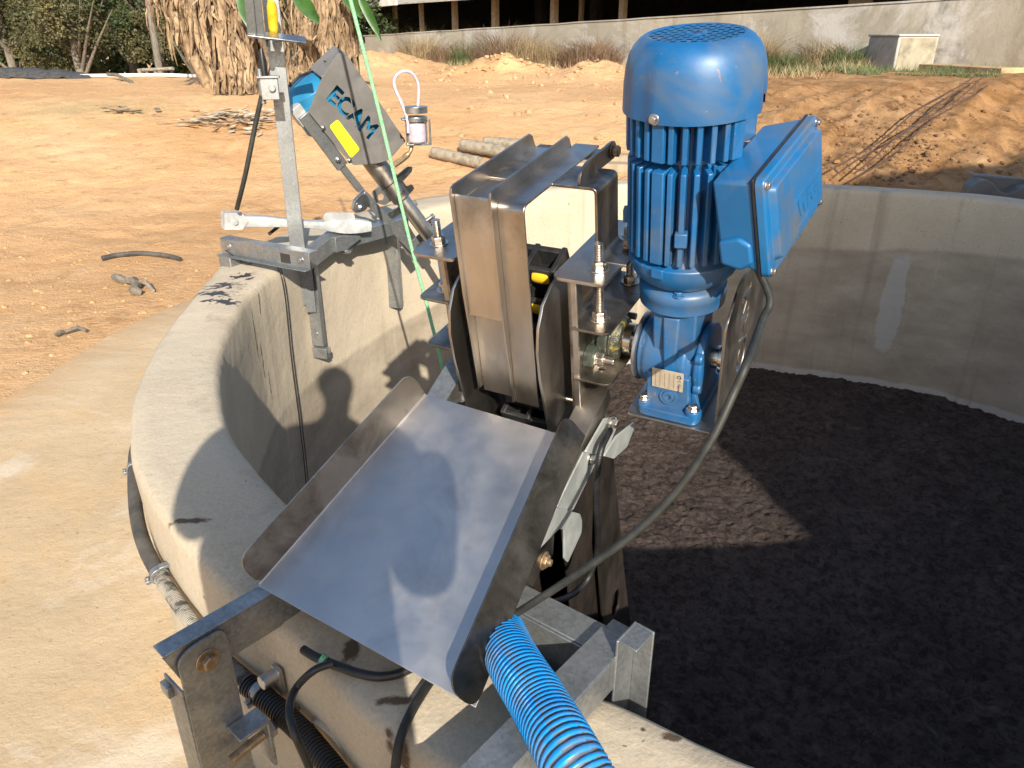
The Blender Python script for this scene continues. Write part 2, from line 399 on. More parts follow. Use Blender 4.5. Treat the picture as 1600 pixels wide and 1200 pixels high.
    S2 = [(at_z(548, 1015, RIM), (.018,.035,.06)), (at_z(620, 1092, RIM), (.045,.010,.06)), (at_z(298, 815, RIM), (.055,.012,.05)), (at_z(1050, 1148, RIM), (.018,.010,.05)), (at_z(1005, 1138, RIM), (.006,.005,.03)), (cyl_at(628, 1185, R_OUT, False), (.015,.02,.05)), (cyl_at(605, 1150, R_OUT, False), (.012,.02,.05))]
    k3 = stains(nt, v, [(tuple(p), r) for p, r in S2], 70, .4)
    wet3 = ramp(nt, k3, [(.1, g(0)), (.5, g(.9))])
    c = mixc(nt, wet, c, (.035,.03,.032)); c = mixc(nt, wet2, c, (.06,.05,.042)); c = mixc(nt, wet3, c, (.075,.045,.022))
    # patch of grey mortar on the far right inside
    k4 = stains(nt, v, [(tuple(cyl_at(1393, 478)), (.085,.085,.40))], 9, .22)
    c = mixc(nt, ramp(nt, k4, [(.15, g(0)), (.25, g(.75))]), c, (.42,.40,.37))
    nt.links.new(c, b.inputs['Base Color'])
    rgh = mixc(nt, wet, (.88,.88,.88), (.35,.35,.35)); nt.links.new(rgh, b.inputs['Roughness']); b.inputs['Specular IOR Level'].default_value = .3
    h = math_n(nt, 'ADD', noise_node(nt, v, 9, 6, .6), math_n(nt, 'MULTIPLY', noise_node(nt, v, 160, 4, .7), .12))
    bump(nt, b, h, .35, .02); return m
def dirt_mat():
    m, nt, b = newmat('orange_dirt'); v = coords(nt, world=True)
    c = ramp(nt, noise_node(nt, v, .35, 8, .62), [(.30, (.54,.305,.14)), (.52, (.645,.395,.20)), (.72, (.71,.48,.275))])
    c = mixc(nt, ramp(nt, noise_node(nt, v, 2.5, 6, .65, .4), [(.50, g(0)), (.70, g(.55))]), c, (.68,.45,.25))
    c = mixc(nt, ramp(nt, noise_node(nt, v, 6.5, 6, .72), [(.55, g(0)), (.68, g(.55))]), c, (.36,.19,.085))
    c = mixc(nt, ramp(nt, noise_node(nt, v, 38, 5, .75), [(.60, g(0)), (.70, g(.6))]), c, (.25,.14,.07))
    # rilled clay of the right cut bank, its weaker sun put into a darker brown
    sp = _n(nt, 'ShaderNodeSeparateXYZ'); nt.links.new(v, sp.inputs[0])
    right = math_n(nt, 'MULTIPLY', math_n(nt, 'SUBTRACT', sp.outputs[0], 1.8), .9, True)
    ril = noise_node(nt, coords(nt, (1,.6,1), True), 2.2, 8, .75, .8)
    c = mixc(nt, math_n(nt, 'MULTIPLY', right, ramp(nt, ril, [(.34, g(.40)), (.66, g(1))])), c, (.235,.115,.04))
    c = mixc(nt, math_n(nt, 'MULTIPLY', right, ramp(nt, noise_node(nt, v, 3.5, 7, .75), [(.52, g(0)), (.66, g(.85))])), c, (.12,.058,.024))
    # trodden grass strip, olive, far left
    k = stains(nt, v, [((-5.2, 9.6, -1.0), (1.6,1.0,2))], 3, .5)
    c = mixc(nt, ramp(nt, k, [(.1, g(0)), (.8, g(.5))]), c, (.34,.27,.12))
    nt.links.new(c, b.inputs['Base Color']); b.inputs['Roughness'].default_value = .95; b.inputs['Specular IOR Level'].default_value = .15
    h = math_n(nt, 'ADD', noise_node(nt, v, 5, 8, .7), math_n(nt, 'MULTIPLY', noise_node(nt, v, 45, 5, .75), .35))
    bump(nt, b, h, .8, .07); return m
def apron_mat():
    m, nt, b = newmat('dusty_apron_concrete'); v = coords(nt, world=True)
    c = ramp(nt, noise_node(nt, v, 1.3, 8, .62), [(.32, (.38,.275,.16)), (.68, (.53,.41,.265))])
    c = mixc(nt, ramp(nt, noise_node(nt, v, 3.2, 6, .65), [(.5, g(0)), (.72, g(.55))]), c, (.56,.36,.17))
    c = mixc(nt, ramp(nt, noise_node(nt, v, 75, 4, .7), [(.6, g(0)), (.72, g(.65))]), c, (.24,.16,.09))
    sp = _n(nt, 'ShaderNodeSeparateXYZ'); nt.links.new(v, sp.inputs[0])
    dx = math_n(nt, 'SUBTRACT', sp.outputs[0], CX); dy = math_n(nt, 'SUBTRACT', sp.outputs[1], CY)
    rr = math_n(nt, 'SQRT', math_n(nt, 'ADD', math_n(nt, 'MULTIPLY', dx, dx), math_n(nt, 'MULTIPLY', dy, dy)))
    eg = math_n(nt, 'ADD', math_n(nt, 'MULTIPLY', math_n(nt, 'SUBTRACT', rr, 3.02), 2.6), math_n(nt, 'MULTIPLY', math_n(nt, 'SUBTRACT', noise_node(nt, v, 5, 7, .7), .5), 1.6), True)
    c = mixc(nt, eg, c, (.55,.345,.175))
    c = mixc(nt, ramp(nt, noise_node(nt, v, 2.1, 7, .7, .5), [(.55, g(0)), (.66, g(.6))]), c, (.60,.53,.43))
    c = mixc(nt, ramp(nt, noise_node(nt, v, 13, 5, .7), [(.68, g(0)), (.74, g(.6))]), c, (.15,.105,.07))
    nt.links.new(c, b.inputs['Base Color']); b.inputs['Roughness'].default_value = .95; b.inputs['Specular IOR Level'].default_value = .2
    bump(nt, b, math_n(nt, 'ADD', noise_node(nt, v, 20, 7, .7), math_n(nt, 'MULTIPLY', noise_node(nt, v, 180, 4, .7), .2)), .4, .012); return m
def sludge_mat():
    m, nt, b = newmat('dried_sludge_crust'); v = coords(nt, world=True)
    c = ramp(nt, noise_node(nt, v, 3, 8, .7), [(.3, (.058,.045,.040)), (.7, (.115,.088,.074))])
    c = mixc(nt, ramp(nt, noise_node(nt, v, 24, 8, .75, .6), [(.44, g(0)), (.58, g(.8))]), c, (.028,.021,.019))
    c = mixc(nt, ramp(nt, noise_node(nt, v, 7, 7, .7, 1.2), [(.56, g(0)), (.68, g(.7))]), c, (.13,.105,.088))
    c = mixc(nt, ramp(nt, noise_node(nt, v, 150, 2, .5), [(.735, g(0)), (.76, g(1))]), c, (.30,.26,.21))
    nt.links.new(c, b.inputs['Base Color']); b.inputs['Roughness'].default_value = .95; b.inputs['Specular IOR Level'].default_value = .08
    h = math_n(nt, 'ADD', noise_node(nt, v, 26, 9, .75, .3), math_n(nt, 'MULTIPLY', noise_node(nt, v, 90, 6, .75, .2), .6))
    bump(nt, b, h, .8, .035); return m
def old_wall_mat():
    m, nt, b = newmat('weathered_wall'); v = coords(nt, world=True)
    c = ramp(nt, noise_node(nt, v, .8, 7, .65), [(.3, (.24,.21,.165)), (.7, (.36,.325,.26))])
    sp = _n(nt, 'ShaderNodeSeparateXYZ'); nt.links.new(v, sp.inputs[0])
    c = mixc(nt, ramp(nt, noise_node(nt, v, .55, 6, .7, .6), [(.50, g(0)), (.60, g(.7))]), c, (.47,.45,.42))
    st = noise_node(nt, coords(nt, (1.1,1.1,.22), True), 1.6, 6, .72, .3)
    c = mixc(nt, ramp(nt, st, [(.54, g(0)), (.66, g(.65))]), c, (.20,.155,.095))
    c = mixc(nt, ramp(nt, noise_node(nt, v, .9, 5, .7, .5), [(.60, g(0)), (.72, g(.75))]), c, (.10,.095,.085))
    nt.links.new(c, b.inputs['Base Color']); b.inputs['Roughness'].default_value = .95
    bump(nt, b, noise_node(nt, v, 14, 6, .7), .4, .02); return m
M['wall'] = concrete_wall_mat(); M['dirt'] = dirt_mat(); M['apron'] = apron_mat(); M['sludge'] = sludge_mat(); M['oldwall'] = old_wall_mat()

def sm(a, b, x):
    t = min(max((x-a)/(b-a), 0), 1); return t*t*(3-2*t)
def fbm(x, y, z=0, o=4): return noise.fractal(Vector((x, y, z)), 1.0, 2.0, o)
def ground_z(x, y):
    z = GZ-.02+.60*sm(5.6, 10.6, y+.03*x)
    z += .03*max(min(x, 12), 0)*sm(7, 11, y)
    # low spoil bank on the left, and the edge of the terrace where it falls to the trees
    z -= .03*sm(-2.0, -5.0, x)*sm(9.0, 12.0, y)
    if x < -3.2: z -= 1.6*sm(16.6, 18.5, y)*sm(-3.2, -5.0, x)
    d = math.hypot(x-CX, y-CY)
    a = sm(3.4, 5, d)
    z += a*(.05*fbm(x*.5, y*.5, 3)+.022*fbm(x*2.1, y*2.1, 5, 5)+.010*fbm(x*7, y*7, 1, 4))
    # mounds of spoil below the wall
    for (mx, my, s, h) in ((-.25, 14.9, .95, .36), (-2.9, 16.6, 1.5, .42), (1.5, 14.0, .7, .24)):
        q = ((x-mx)**2+(y-my)**2)/(s*s)
        if q < 6: z += h*math.exp(-q)*(1+.5*fbm(x*3, y*3, 9, 5))
    # rills down the cut bank on the right
    w = sm(2.0, 3.4, x)*sm(6.2, 7.2, y)*(1-sm(10.2, 11.5, y))
    if w > 0: z += w*(.11*fbm((x*.75-y*.62)*3.2, (x*.62+y*.75)*.22, 2, 4)+.022*fbm(x*6, y*5, 3, 5)-.022*abs(fbm(x*10, y*9, 6, 3)))
    return z
# ground: polar sheet around the tank, out past the horizon
NA = 840; rings = [2.36]; 
while rings[-1] < 260: rings.append(rings[-1]*(1.011 if rings[-1] < 20 else 1.14)+.004)
mb = MB(); vs = []; fs = []
for r in rings:
    for i in range(NA):
        a = 2*pi*i/NA; x = CX+r*cos(a); y = CY+r*sin(a)
        vs.append((x, y, ground_z(x, y) if r < 60 else -1.3 if y < 0 else -2.2+.0*r))
for k in range(len(rings)-1):
    for i in range(NA):
        j = (i+1) % NA; fs.append((k*NA+i, k*NA+j, (k+1)*NA+j, (k+1)*NA+i))
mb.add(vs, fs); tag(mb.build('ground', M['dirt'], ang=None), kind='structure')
# concrete apron round the tank, a slab standing a little proud of the dirt
mb = MB(); vs = []; fs = []; prof = [(0, .0), (.3, 0), (.6, 0), (.97, 0), (1, -.012), (1.0, -.10)]
for k, (t, dz) in enumerate(prof):
    for i in range(NA):
        a = 2*pi*i/NA; ro = 3.27+.09*fbm(cos(a)*1.5, sin(a)*1.5, 4)+.012*fbm(cos(a)*40, sin(a)*40, 2); r = 2.39+(ro-2.39)*t
        vs.append((CX+r*cos(a), CY+r*sin(a), GZ+dz+.006*fbm(r*3*cos(a), r*3*sin(a), 8)*(t < 1)))
for k in range(len(prof)-1):
    for i in range(NA):
        j = (i+1) % NA; fs.append((k*NA+i, k*NA+j, (k+1)*NA+j, (k+1)*NA+i))
mb.add(vs, fs); tag(mb.build('apron', M['apron'], ang=60), kind='structure')
# tank wall
OUTT = [(140,2.46),(160,2.475),(171,2.475),(178,2.42),(184,2.385),(195,2.39),(205,2.412),(213,2.422),(222,2.408),(229,2.385),(234,2.405),(250,2.415)]
INT = [(43,2.25),(71,2.12),(100,2.17),(166,2.186),(181,2.198),(190,2.188),(212,2.204),(241,2.186),(245,2.205)]
def tab(T, a):
    a %= 360
    if a <= T[0][0]: return T[0][1]
    for (p, q), (p2, q2) in zip(T, T[1:]):
        if a <= p2: return q+(q2-q)*sm(p, p2, a)
    return T[-1][1]
NW = 540; prof = []
vs = []; fs = []
P0 = [('i', 0, -2.45), ('i', 0, -1.9), ('i', 0, -1.5), ('i', 0, -1.22), ('i', -.004, -1.0), ('i', -.004, RIM-.03), ('i', .004, RIM-.010), ('i', .016, RIM-.001), ('m', .25, RIM+.001), ('m', .5, RIM+.002), ('m', .75, RIM+.001), ('o', -.016, RIM-.001), ('o', -.004, RIM-.010), ('o', 0, RIM-.03), ('o', 0, -1.0), ('o', 0, -1.15), ('o', .004, -1.7)]
for (w, d, z) in P0:
    for i in range(NW):
        a = 360*i/NW; ri = tab(INT, a)*.0+R_IN+(tab(INT, a)-R_IN)*.6; ro = tab(OUTT, a) if 130 < a < 260 else (2.415 if a > 200 else 2.42)
        if a < 130 or a > 260: ro = 2.42+(.06 if 135 > a > 120 else 0)*0
        if 38 < a < 100: ro = ri+.17
        ca, sa = cos(rad(a)), sin(rad(a))
        r = ri+d if w == 'i' else ro+d if w == 'o' else ri+(ro-ri)*d
        n1 = .006*fbm(ca*5, sa*5, z*2.5, 4)+.0025*fbm(ca*22, sa*22, z*11, 3); zz = z+(.006*fbm(ca*7, sa*7, r*6, 3) if z > -.9 else 0)
        r += n1
        vs.append((CX+r*ca, CY+r*sa, zz))
for k in range(len(P0)-1):
    for i in range(NW):
        j = (i+1) % NW; fs.append((k*NW+i, (k+1)*NW+i, (k+1)*NW+j, k*NW+j))
mb = MB(); mb.add(vs, fs)
tw = mb.build('tank_wall', M['wall'], ang=60)
tag(tw, 'round open concrete tank wall holding dark sludge', 'tank')
# sludge
mb = MB(); vs = []; fs = []; N = 460
for iy in range(N+1):
    for ix in range(N+1):
        x = CX-2.24+4.48*ix/N; y = CY-2.24+4.48*iy/N
        z = SLZ+.022*fbm(x*2.3, y*2.3, 1, 4)+.016*abs(fbm(x*9, y*9, 4, 5))-.016*abs(fbm(x*21, y*21, 2, 4))+.006*fbm(x*45, y*45, 6, 2)
        vs.append((x, y, z))
for iy in range(N):
    for ix in range(N):
        i = iy*(N+1)+ix; x = CX-2.24+4.48*(ix+.5)/N; y = CY-2.24+4.48*(iy+.5)/N
        if math.hypot(x-CX, y-CY) < 2.235: fs.append((i, i+1, i+N+2, i+N+1))
mb.add(vs, fs); tag(mb.build('sludge', M['sludge'], ang=None), kind='structure')

# ------------------------------------------------------------------ light
SAZ, SEL = rad(-12.5), rad(28)
SDIR = Vector((sin(SAZ)*cos(SEL), cos(SAZ)*cos(SEL), -sin(SEL)))
sl = bpy.data.lights.new('sun', 'SUN'); sl.energy = 4.6; sl.angle = rad(.5); sl.color = (1, .92, .79)
so = bpy.data.objects.new('sun', sl); COL.objects.link(so); so.rotation_euler = SDIR.to_track_quat('-Z', 'Y').to_euler(); so.location = (0, -5, 10)
w = bpy.data.worlds.new('World'); scene.world = w; w.use_nodes = True
nt = w.node_tree; sky = nt.nodes.new('ShaderNodeTexSky'); sky.sky_type = 'NISHITA'; sky.sun_disc = False
sky.sun_elevation = SEL; sky.sun_rotation = math.atan2(-SDIR.x, -SDIR.y) % (2*pi); sky.dust_density = 1.5; sky.air_density = 1.0
nt.links.new(sky.outputs[0], nt.nodes['Background'].inputs[0]); nt.nodes['Background'].inputs[1].default_value = .115
scene.view_settings.view_transform = 'Standard'; scene.view_settings.look = 'None'; scene.view_settings.exposure = .84; scene.view_settings.gamma = 1
# ------------------------------------------------------------------ the screening machine on the tank edge
mach = thing('screening_machine', MFRAME@Vector((-.27, 0, -.62)), 'steel sludge screening machine with upright blue geared motor straddling the tank edge', 'machine')
def mp(a, b, c): return MFRAME@Vector((a, b, c))
def fr_m(o, x, y, z):          # sub-frame inside the machine frame
    return MFRAME@frame(Vector(o), Vector(x), Vector(y), Vector(z))
F_A = lambda a: fr_m((a, 0, 0), (0, 1, 0), (0, 0, 1), (1, 0, 0))    # sheet in the b-c plane
F_C = lambda c: fr_m((0, 0, c), (1, 0, 0), (0, 1, 0), (0, 0, 1))    # sheet in the a-b plane
def circ(x, y, r, n=20, sx=1): return [(x+r*sx*cos(2*pi*i/n), y+r*sin(2*pi*i/n)) for i in range(n)]

# --- conveyor side plates (rounded fronts)
SIDE = [(.11,-.343), (-.055,-.343), (-.105,-.352), (-.140,-.372), (-.160,-.405), (-.168,-.445), (-.166,-.50), (-.155,-.57), (-.140,-.66), (-.13,-.74), (.11,-.74)]
for a in (-.186, -.356):
    o = plate('side_plate', SIDE, [], .005, F_A(a), M['steel'], mach)
# --- end frames: top plate, upright with window, folded lower plates, both sides
def end_frame(s):
    A = lambda v: -.27+s*(v+.27)           # mirror about the middle of the machine
    lo, hi = sorted((A(-.178), A(-.088)))
    tp = plate('top_plate', rounded([(lo, -.118), (hi, -.118), (hi, .122), (lo, .122)], .016), [circ(A(-.118), -.07, .007), circ(A(-.118), .07, .007)], .006, F_C(-.331), M['steel'], mach)
    up = plate('upright', [(-.108,-.62), (.108,-.62), (.108,-.336), (-.108,-.336)], [rounded([(-.068,-.35), (.068,-.35), (.068,-.412), (-.068,-.412)], .008), circ(0, -.495, .03), circ(-.052, -.512, .008), circ(.052, -.478, .008)], .006, F_A(A(-.152)), M['steel_dark'], mach)
    mb = MB(MFRAME); l2, h2 = sorted((A(-.152), A(-.152)+s*.012))
    mb.box((l2, -.1085, -.62), (h2, -.103, -.337)); mb.build('stiffener', M['steel'], up, .001)
    for c0, b1 in ((-.422, .105), (-.522, .02)):
        lo2, hi2 = sorted((A(-.149), A(-.083)))
        q = plate('guide_shelf', rounded([(lo2, -.112), (hi2, -.112), (hi2, b1), (lo2, b1)], [.002, .014, .014, .002] if s > 0 else [.014, .002, .002, .014]), [circ(A(-.114), -.07, .007)], .005, F_C(c0), M['steel_dark'], mach)
    for b in (-.07, .07):
        mb = MB(MFRAME)
        prof = []; c = 0
        while c < .140:
            prof += [(.0078, c), (.0062, c+.0014), (.0078, c+.0028)]; c += .0028
        mb.lathe(prof, (A(-.117), b, -.427), (0, 0, 1), 16)
        st = mb.build('stud', M['bolt'], mach, ang=60)
        m2 = MB(MFRAME)
        m2.bolt((A(-.117), b, -.328), (0, 0, 1), .0125, .013); m2.build('nut', M['bolt'], st, .0008)
        m2 = MB(MFRAME); m2.bolt((A(-.117), b, -.4195), (0, 0, 1), .0125, .013); m2.build('nut', M['bolt'], st, .0008)
    # flange bearing with greasy hub on the upright
    mb = MB(MFRAME); d = s; a0 = A(-.149)
    mb.lathe([(.036, 0), (.036, .012), (.046, .014), (.047, .03), (.038, .042), (.034, .05)], (a0, 0, -.495), (d, 0, 0), 32)
    for bb, ccx in ((-.052, -.512), (.052, -.478)):
        mb.cyl((a0, bb, ccx), (a0+d*.018, bb, ccx), .023, .021, 24)
        mb.hexa([(a0, bb*.2, ccx-.02), (a0, bb, ccx-.02), (a0+d*.015, bb, ccx-.018), (a0+d*.015, bb*.2, ccx-.018), (a0, bb*.2, ccx+.02), (a0, bb, ccx+.02), (a0+d*.015, bb, ccx+.018), (a0+d*.015, bb*.2, ccx+.018)] if d > 0 else [(a0+d*.015, bb*.2, ccx-.018), (a0+d*.015, bb, ccx-.018), (a0, bb, ccx-.02), (a0, bb*.2, ccx-.02), (a0+d*.015, bb*.2, ccx+.018), (a0+d*.015, bb, ccx+.018), (a0, bb, ccx+.02), (a0, bb*.2, ccx+.02)])
    br = mb.build('bearing', M['green_metal'], mach, .001)
    bolts([((a0+d*.018, bb, ccx), (d, 0, 0), .0125, .013, dict(stud=.018)) for bb, ccx in ((-.052, -.512), (.052, -.478))], 'nut', 'bolt', br)
    mb = MB(MFRAME)
    mb.lathe([(.045, .030), (.0465, .036), (.040, .045), (.036, .051), (.030, .052)], (a0, 0, -.495), (d, 0, 0), 32); mb.build('grease_collar', M['grease'], br)
    return tp
tp_r = end_frame(1); tp_l = end_frame(-1)
# --- drive shaft
mb = MB(MFRAME); mb.lathe([(.024, -.155), (.024, -.094), (.030, -.094), (.030, -.080), (.022, -.080), (.022, -.05)], (0, 0, -.495), (1, 0, 0), 28); mb.build('drive_shaft', M['chrome'], mach, .0006)
# bridge strap over the back of the machine, bent sheet
def sheet(path, w0, w1, t, fr, ax):    # path in a plane (2D), extruded along the third axis w0..w1 ; ax='b': path=(a,c)
    n = len(path); L = []
    for i in range(n):
        p = Vector(path[i]); a = Vector(path[max(i-1, 0)]); b = Vector(path[min(i+1, n-1)])
        tn = (b-a).normalized(); L.append(Vector((-tn.y, tn.x))*t)
    loop = [Vector(p) for p in path]+[Vector(path[i])+L[i] for i in range(n-1, -1, -1)]
    m = MB(fr)
    if ax == 'b': m.prism([(p.x, w0, p.y) for p in loop], (0, w1-w0, 0))
    else: m.prism([(w0, p.x, p.y) for p in loop], (w1-w0, 0, 0))
    return m
def bend(pts, r): 
    out = [pts[0]]
    for i in range(1, len(pts)-1):
        out += rounded([pts[i-1], pts[i], pts[i+1]], [0, r, 0], 6)[1:-1]
    return out+[pts[-1]]
st = bend([(-.080,-.3265), (-.128,-.3265), (-.128,-.205), (-.345,-.205), (-.345,-.326)], .012)
strap = sheet(st, -.046, .040, .005, MFRAME, 'b').build('bridge_strap', M['steel_dark'], mach, .001)
mb = MB(MFRAME); mb.bolt((-.098, .012, -.3215), (0, 0, 1), .009, .008); mb.build('bolt', M['rustbolt'], strap, .0006)
# --- hood: bent web with standing flanges and a flat lip
W = bend([(-.137,-.572), (-.137,-.213), (.118,-.211)], .010)
hood = sheet(W, -.318, -.254, .004, MFRAME, 'a').build('hood', M['steel'], mach, .001)
W2 = bend([(-.141,-.578), (-.141,-.208), (.142,-.207)], .012)
lip = sheet(W2, -.250, -.204, .004, MFRAME, 'a').build('hood_lip', M['steel'], hood, .001)
mb = sheet([(.10,-.2165), (.150,-.2165)], -.325, -.2045, .004, MFRAME, 'a'); mb.build('back_sheet', M['steel_dark'], hood, .001)
def hood_flange(a, f0, bot, back, top):
    outer = [(f0+.010, bot), (f0, bot+.20), (f0, top-.012), (f0+.004, top-.003), (f0+.013, top), (back-.010, top+.001), (back-.001, top-.006), (back+.004, top-.02), (back+.008, -.2085)]
    inner = [(f0+.034, -.2085), (f0+.034, bot)]
    return plate('hood_flange', outer+inner, [], .004, F_A(a), M['steel'], hood)
hood_flange(-.320, -.162, -.560, .112, -.181); hood_flange(-.252, -.160, -.575, .120, -.1825)
# inner cover strip on the front, bent shut at its foot
sheet([(-.1545,-.406), (-.1525,-.395), (-.1525,-.200), (-.150,-.196)], -.318, -.2545, .003, MFRAME, 'a').build('cover_strip', M['steel'], hood, .0008)
mb = MB(MFRAME); mb.hexa([(-.317,-.140,-.418), (-.255,-.140,-.412), (-.255,-.1375,-.412), (-.317,-.1375,-.418), (-.317,-.1555,-.404), (-.255,-.1555,-.404), (-.255,-.1535,-.400), (-.317,-.1535,-.400)]); mb.build('strip_foot', M['steel'], hood)
# weld beads
random.seed(3)
for (a, b, c0, c1, n) in ((-.295,-.1525,-.38,-.32,10), (-.290,-.137,-.56,-.52,6), (-.2465,-.141,-.56,-.50,12), (-.2465,-.141,-.43,-.37,12)):
    mb = MB(MFRAME)
    for i in range(n): mb.lathe([(.0005, 0), (.003, .001), (.0005, .002)], (a+random.uniform(-.001,.001), b, c0+(c1-c0)*i/n), (0, -1, 0), 8)
    mb.build('weld_bead', M['bolt'], hood)
# bolted tab at the back right corner
tab_o = rounded([(-.042,-.2045), (.098,-.2065), (.108,-.195), (.100,-.178), (-.010,-.178), (-.038,-.186)], [.002, .01, .012, .012, .02, .014])
tb = plate('hood_tab', tab_o, [], .005, F_A(-.160), M['steel_dark'], mach)
mb = MB(MFRAME); mb.bolt((-.1572, .088, -.192), (1, 0, 0), .010, .010); mb.build('bolt', M['rustbolt'], tb, .0008)
# --- rake chain inside
ch = None
mb = MB(MFRAME)
for i in range(9):
    c = -.365-.05*i; b = -.035-.004*i
    if i < 1: b += .015
    fr = fr_m((-.245, b, c), (1, 0, 0), (0, cos(.35), sin(.35)), (0, -sin(.35), cos(.35)))
    mb.box((-.075, -.030, -.019), (.040, -.020, .019), fr); mb.box((-.075, .016, -.019), (.040, .028, .019), fr)
    for aa in (-.075, -.022, .030): mb.box((aa, -.030, -.021), (aa+.010, .030, .021), fr)
mb.box((-.315, .0, -.74), (-.21, .012, -.36)); mb.box((-.318,-.045,-.74), (-.21,-.04,-.50))
chain = mb.build('rake_chain', M['black_plastic'], mach, .002)
for i in range(2):
    c = -.365-.05*i; b = -.035-.004*i
    if i < 1: b += .015
    mb = MB(fr_m((-.245, b, c), (1, 0, 0), (0, cos(.35), sin(.35)), (0, -sin(.35), cos(.35))))
    for a0 in (-.062, -.009):
        mb.lathe([(.004, 0), (.011, .003), (.0125, .010), (.0125, .024), (.011, .031), (.004, .034)], (a0+.002, -.026, 0), (1, 0, 0), 16)
    mb.build('chain_roller', M['yellow'], chain)
# --- lower trough hanging down into the tank
TR = [(-.13,-.74), (.095,-.74), (.118,-.94), (.19,-1.38), (.26,-1.72), (-.02,-1.72), (-.10,-1.2)]
tro = plate('trough', TR, [], .006, F_A(-.186), M['black_steel'], mach)
plate('trough_side', TR, [], .006, F_A(-.356), M['black_steel'], tro)
mb = MB(MFRAME); mb.prism([(-.183,.09,-.74), (-.183,.112,-.94), (-.183,.183,-1.38), (-.183,.25,-1.72), (-.183,.244,-1.72), (-.183,.177,-1.38), (-.183,.106,-.94), (-.183,.084,-.74)], (-.17, 0, 0)); mb.build('trough_back', M['black_steel'], tro)
e1, e2, e3, e4 = pm(957,717,0,-.165), pm(974,895,0,-.165), pm(985,985,0,-.165), pm(988,1010,0,-.165)
f1, f2, f3 = pm(938,700,0,-.165), pm(932,850,0,-.165), pm(944,1003,0,-.165)
ho = [pm(x, y, 0, -.165) for x, y in ((964,918), (968,925), (966,945), (960,962), (955,963), (954,950), (956,930))]
plate('guide_strip', [(q.y, q.z) for q in (e1, e2, e3, e4, f3, f2, f1)], [[(q.y, q.z) for q in ho]], .006, F_A(-.165), M['black_steel'], tro)
# --- galvanised cross rails that carry the chute and bolt to the arms
def angle_rail(a0, a1, s, mat, name):
    y0, z0, y1, z1 = -.055, -.566, -.46, -.700
    L = math.hypot(y1-y0, z1-z0); ux = ((y1-y0)/L, (z1-z0)/L); nx = (ux[1], -ux[0])
    fr = fr_m((0, y0, z0), (1, 0, 0), (0, ux[0], ux[1]), (0, -nx[0], -nx[1]) if nx[1] < 0 else (0, nx[0], nx[1]))
    mb = MB(fr); lo, hi = sorted((a0, a1))
    mb.box((lo, 0, -.004), (hi, L, 0)); q = a1 if s > 0 else a1
    mb.box((a1-.004 if s > 0 else a1, 0, -.040), (a1 if s > 0 else a1+.004, L, -.0045))
    return mb.build(name, mat, mach, .0012)
angle_rail(-.150, -.108, 1, M['steel'], 'rail'); angle_rail(-.392, -.436, -1, M['galv'], 'rail')
mb = MB(MFRAME); mb.cyl((-.186,-.075,-.600), (-.150,-.075,-.600), .005); mb.bolt((-.151,-.075,-.600), (1,0,0), .008, .008); mb.build('bolt', M['bolt'], mach, .0006)

# --- discharge chute
ta = Vector((.876, -.483, -.04)).normalized(); bh = Vector((.483, .876, 0)); tv = bh*cos(rad(25))+Vector((0,0,1))*sin(rad(25)); tv -= ta*ta.dot(tv); tv.normalize(); tn = ta.cross(tv)
TL = MFRAME@pm(665, 617, 1, -.2)
TF = frame(TL, ta, tv, tn)
chute = plate('chute', [(0, 0), (.312, 0), (.356, -.4445), (-.047, -.426)], [], .003, TF, M['tray'], mach)
def chute_flange(p0, p1, out, h, name, mt='flange'):
    p0 = Vector((*p0, 0)); p1 = Vector((*p1, 0)); d = (p1-p0); L = d.length; d.normalize()
    upv = (Vector((0, 0, 1))*h+Vector((out, 0, 0))).normalized(); upv -= d*d.dot(upv); upv.normalize()
    fr = TF@frame(p0, d, upv, d.cross(upv))
    o = rounded([(0, 0), (L, 0), (L, h), (0, h)], [.001, .022, .042, .034], 8)
    return plate(name, o, [], .003, fr, M[mt], chute)
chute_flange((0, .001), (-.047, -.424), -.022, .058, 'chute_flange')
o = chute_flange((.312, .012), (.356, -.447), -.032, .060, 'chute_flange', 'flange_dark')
# folded root of the left flange catches the light
mb = MB(TF); mb.cyl((.0012, -.001, .0025), (-.0458, -.424, .0025), .0022, n=8); mb.build('fold', M['tray'], chute)

# --- locking levers, galvanised, on the right of the trough
def lever(px, a, t, name, mat, r=.004):
    q = [pm(x, y, 0, a) for x, y in px]
    return plate(name, rounded([(v.y, v.z) for v in q], r, 4), [], t, F_A(a), mat, mach)
l1 = lever([(944,654), (962,652), (962,668), (943,713), (914,706)], -.1005, .004, 'lever', M['galv_light'])
lever([(943,712), (962,682), (990,660), (990,668), (978,698), (958,716)], -.096, .004, 'lever_fork', M['galv_light'], .003)
lever([(912,704), (925,712), (930,722), (894,796), (884,800), (869,791)], -.108, .004, 'lever', M['galv_light'])
lever([(869,793), (905,803), (908,814), (907,832), (886,878), (881,872), (881,826), (872,826), (850,848), (838,860), (845,842)], -.1035, .004, 'lever_fork', M['galv_light'], .004)
lever([(838,850), (864,832), (862,868), (845,886), (826,925), (815,922), (818,905)], -.1145, .005, 'lever', M['steel_dark'], .006)
bolts([(pm(x, y, 0, a), (1, 0, 0), r, .010) for (x, y, a, r) in ((956, 661, -.0985, .009), (922, 716, -.106, .009))], 'bolt', 'bolt', mach)
mb = MB(MFRAME); mb.bolt(pm(850, 876, 0, -.112), (1, 0, 0), .012, .006, stud=.006); mb.build('bolt', M['rustbolt'], mach, .0006)
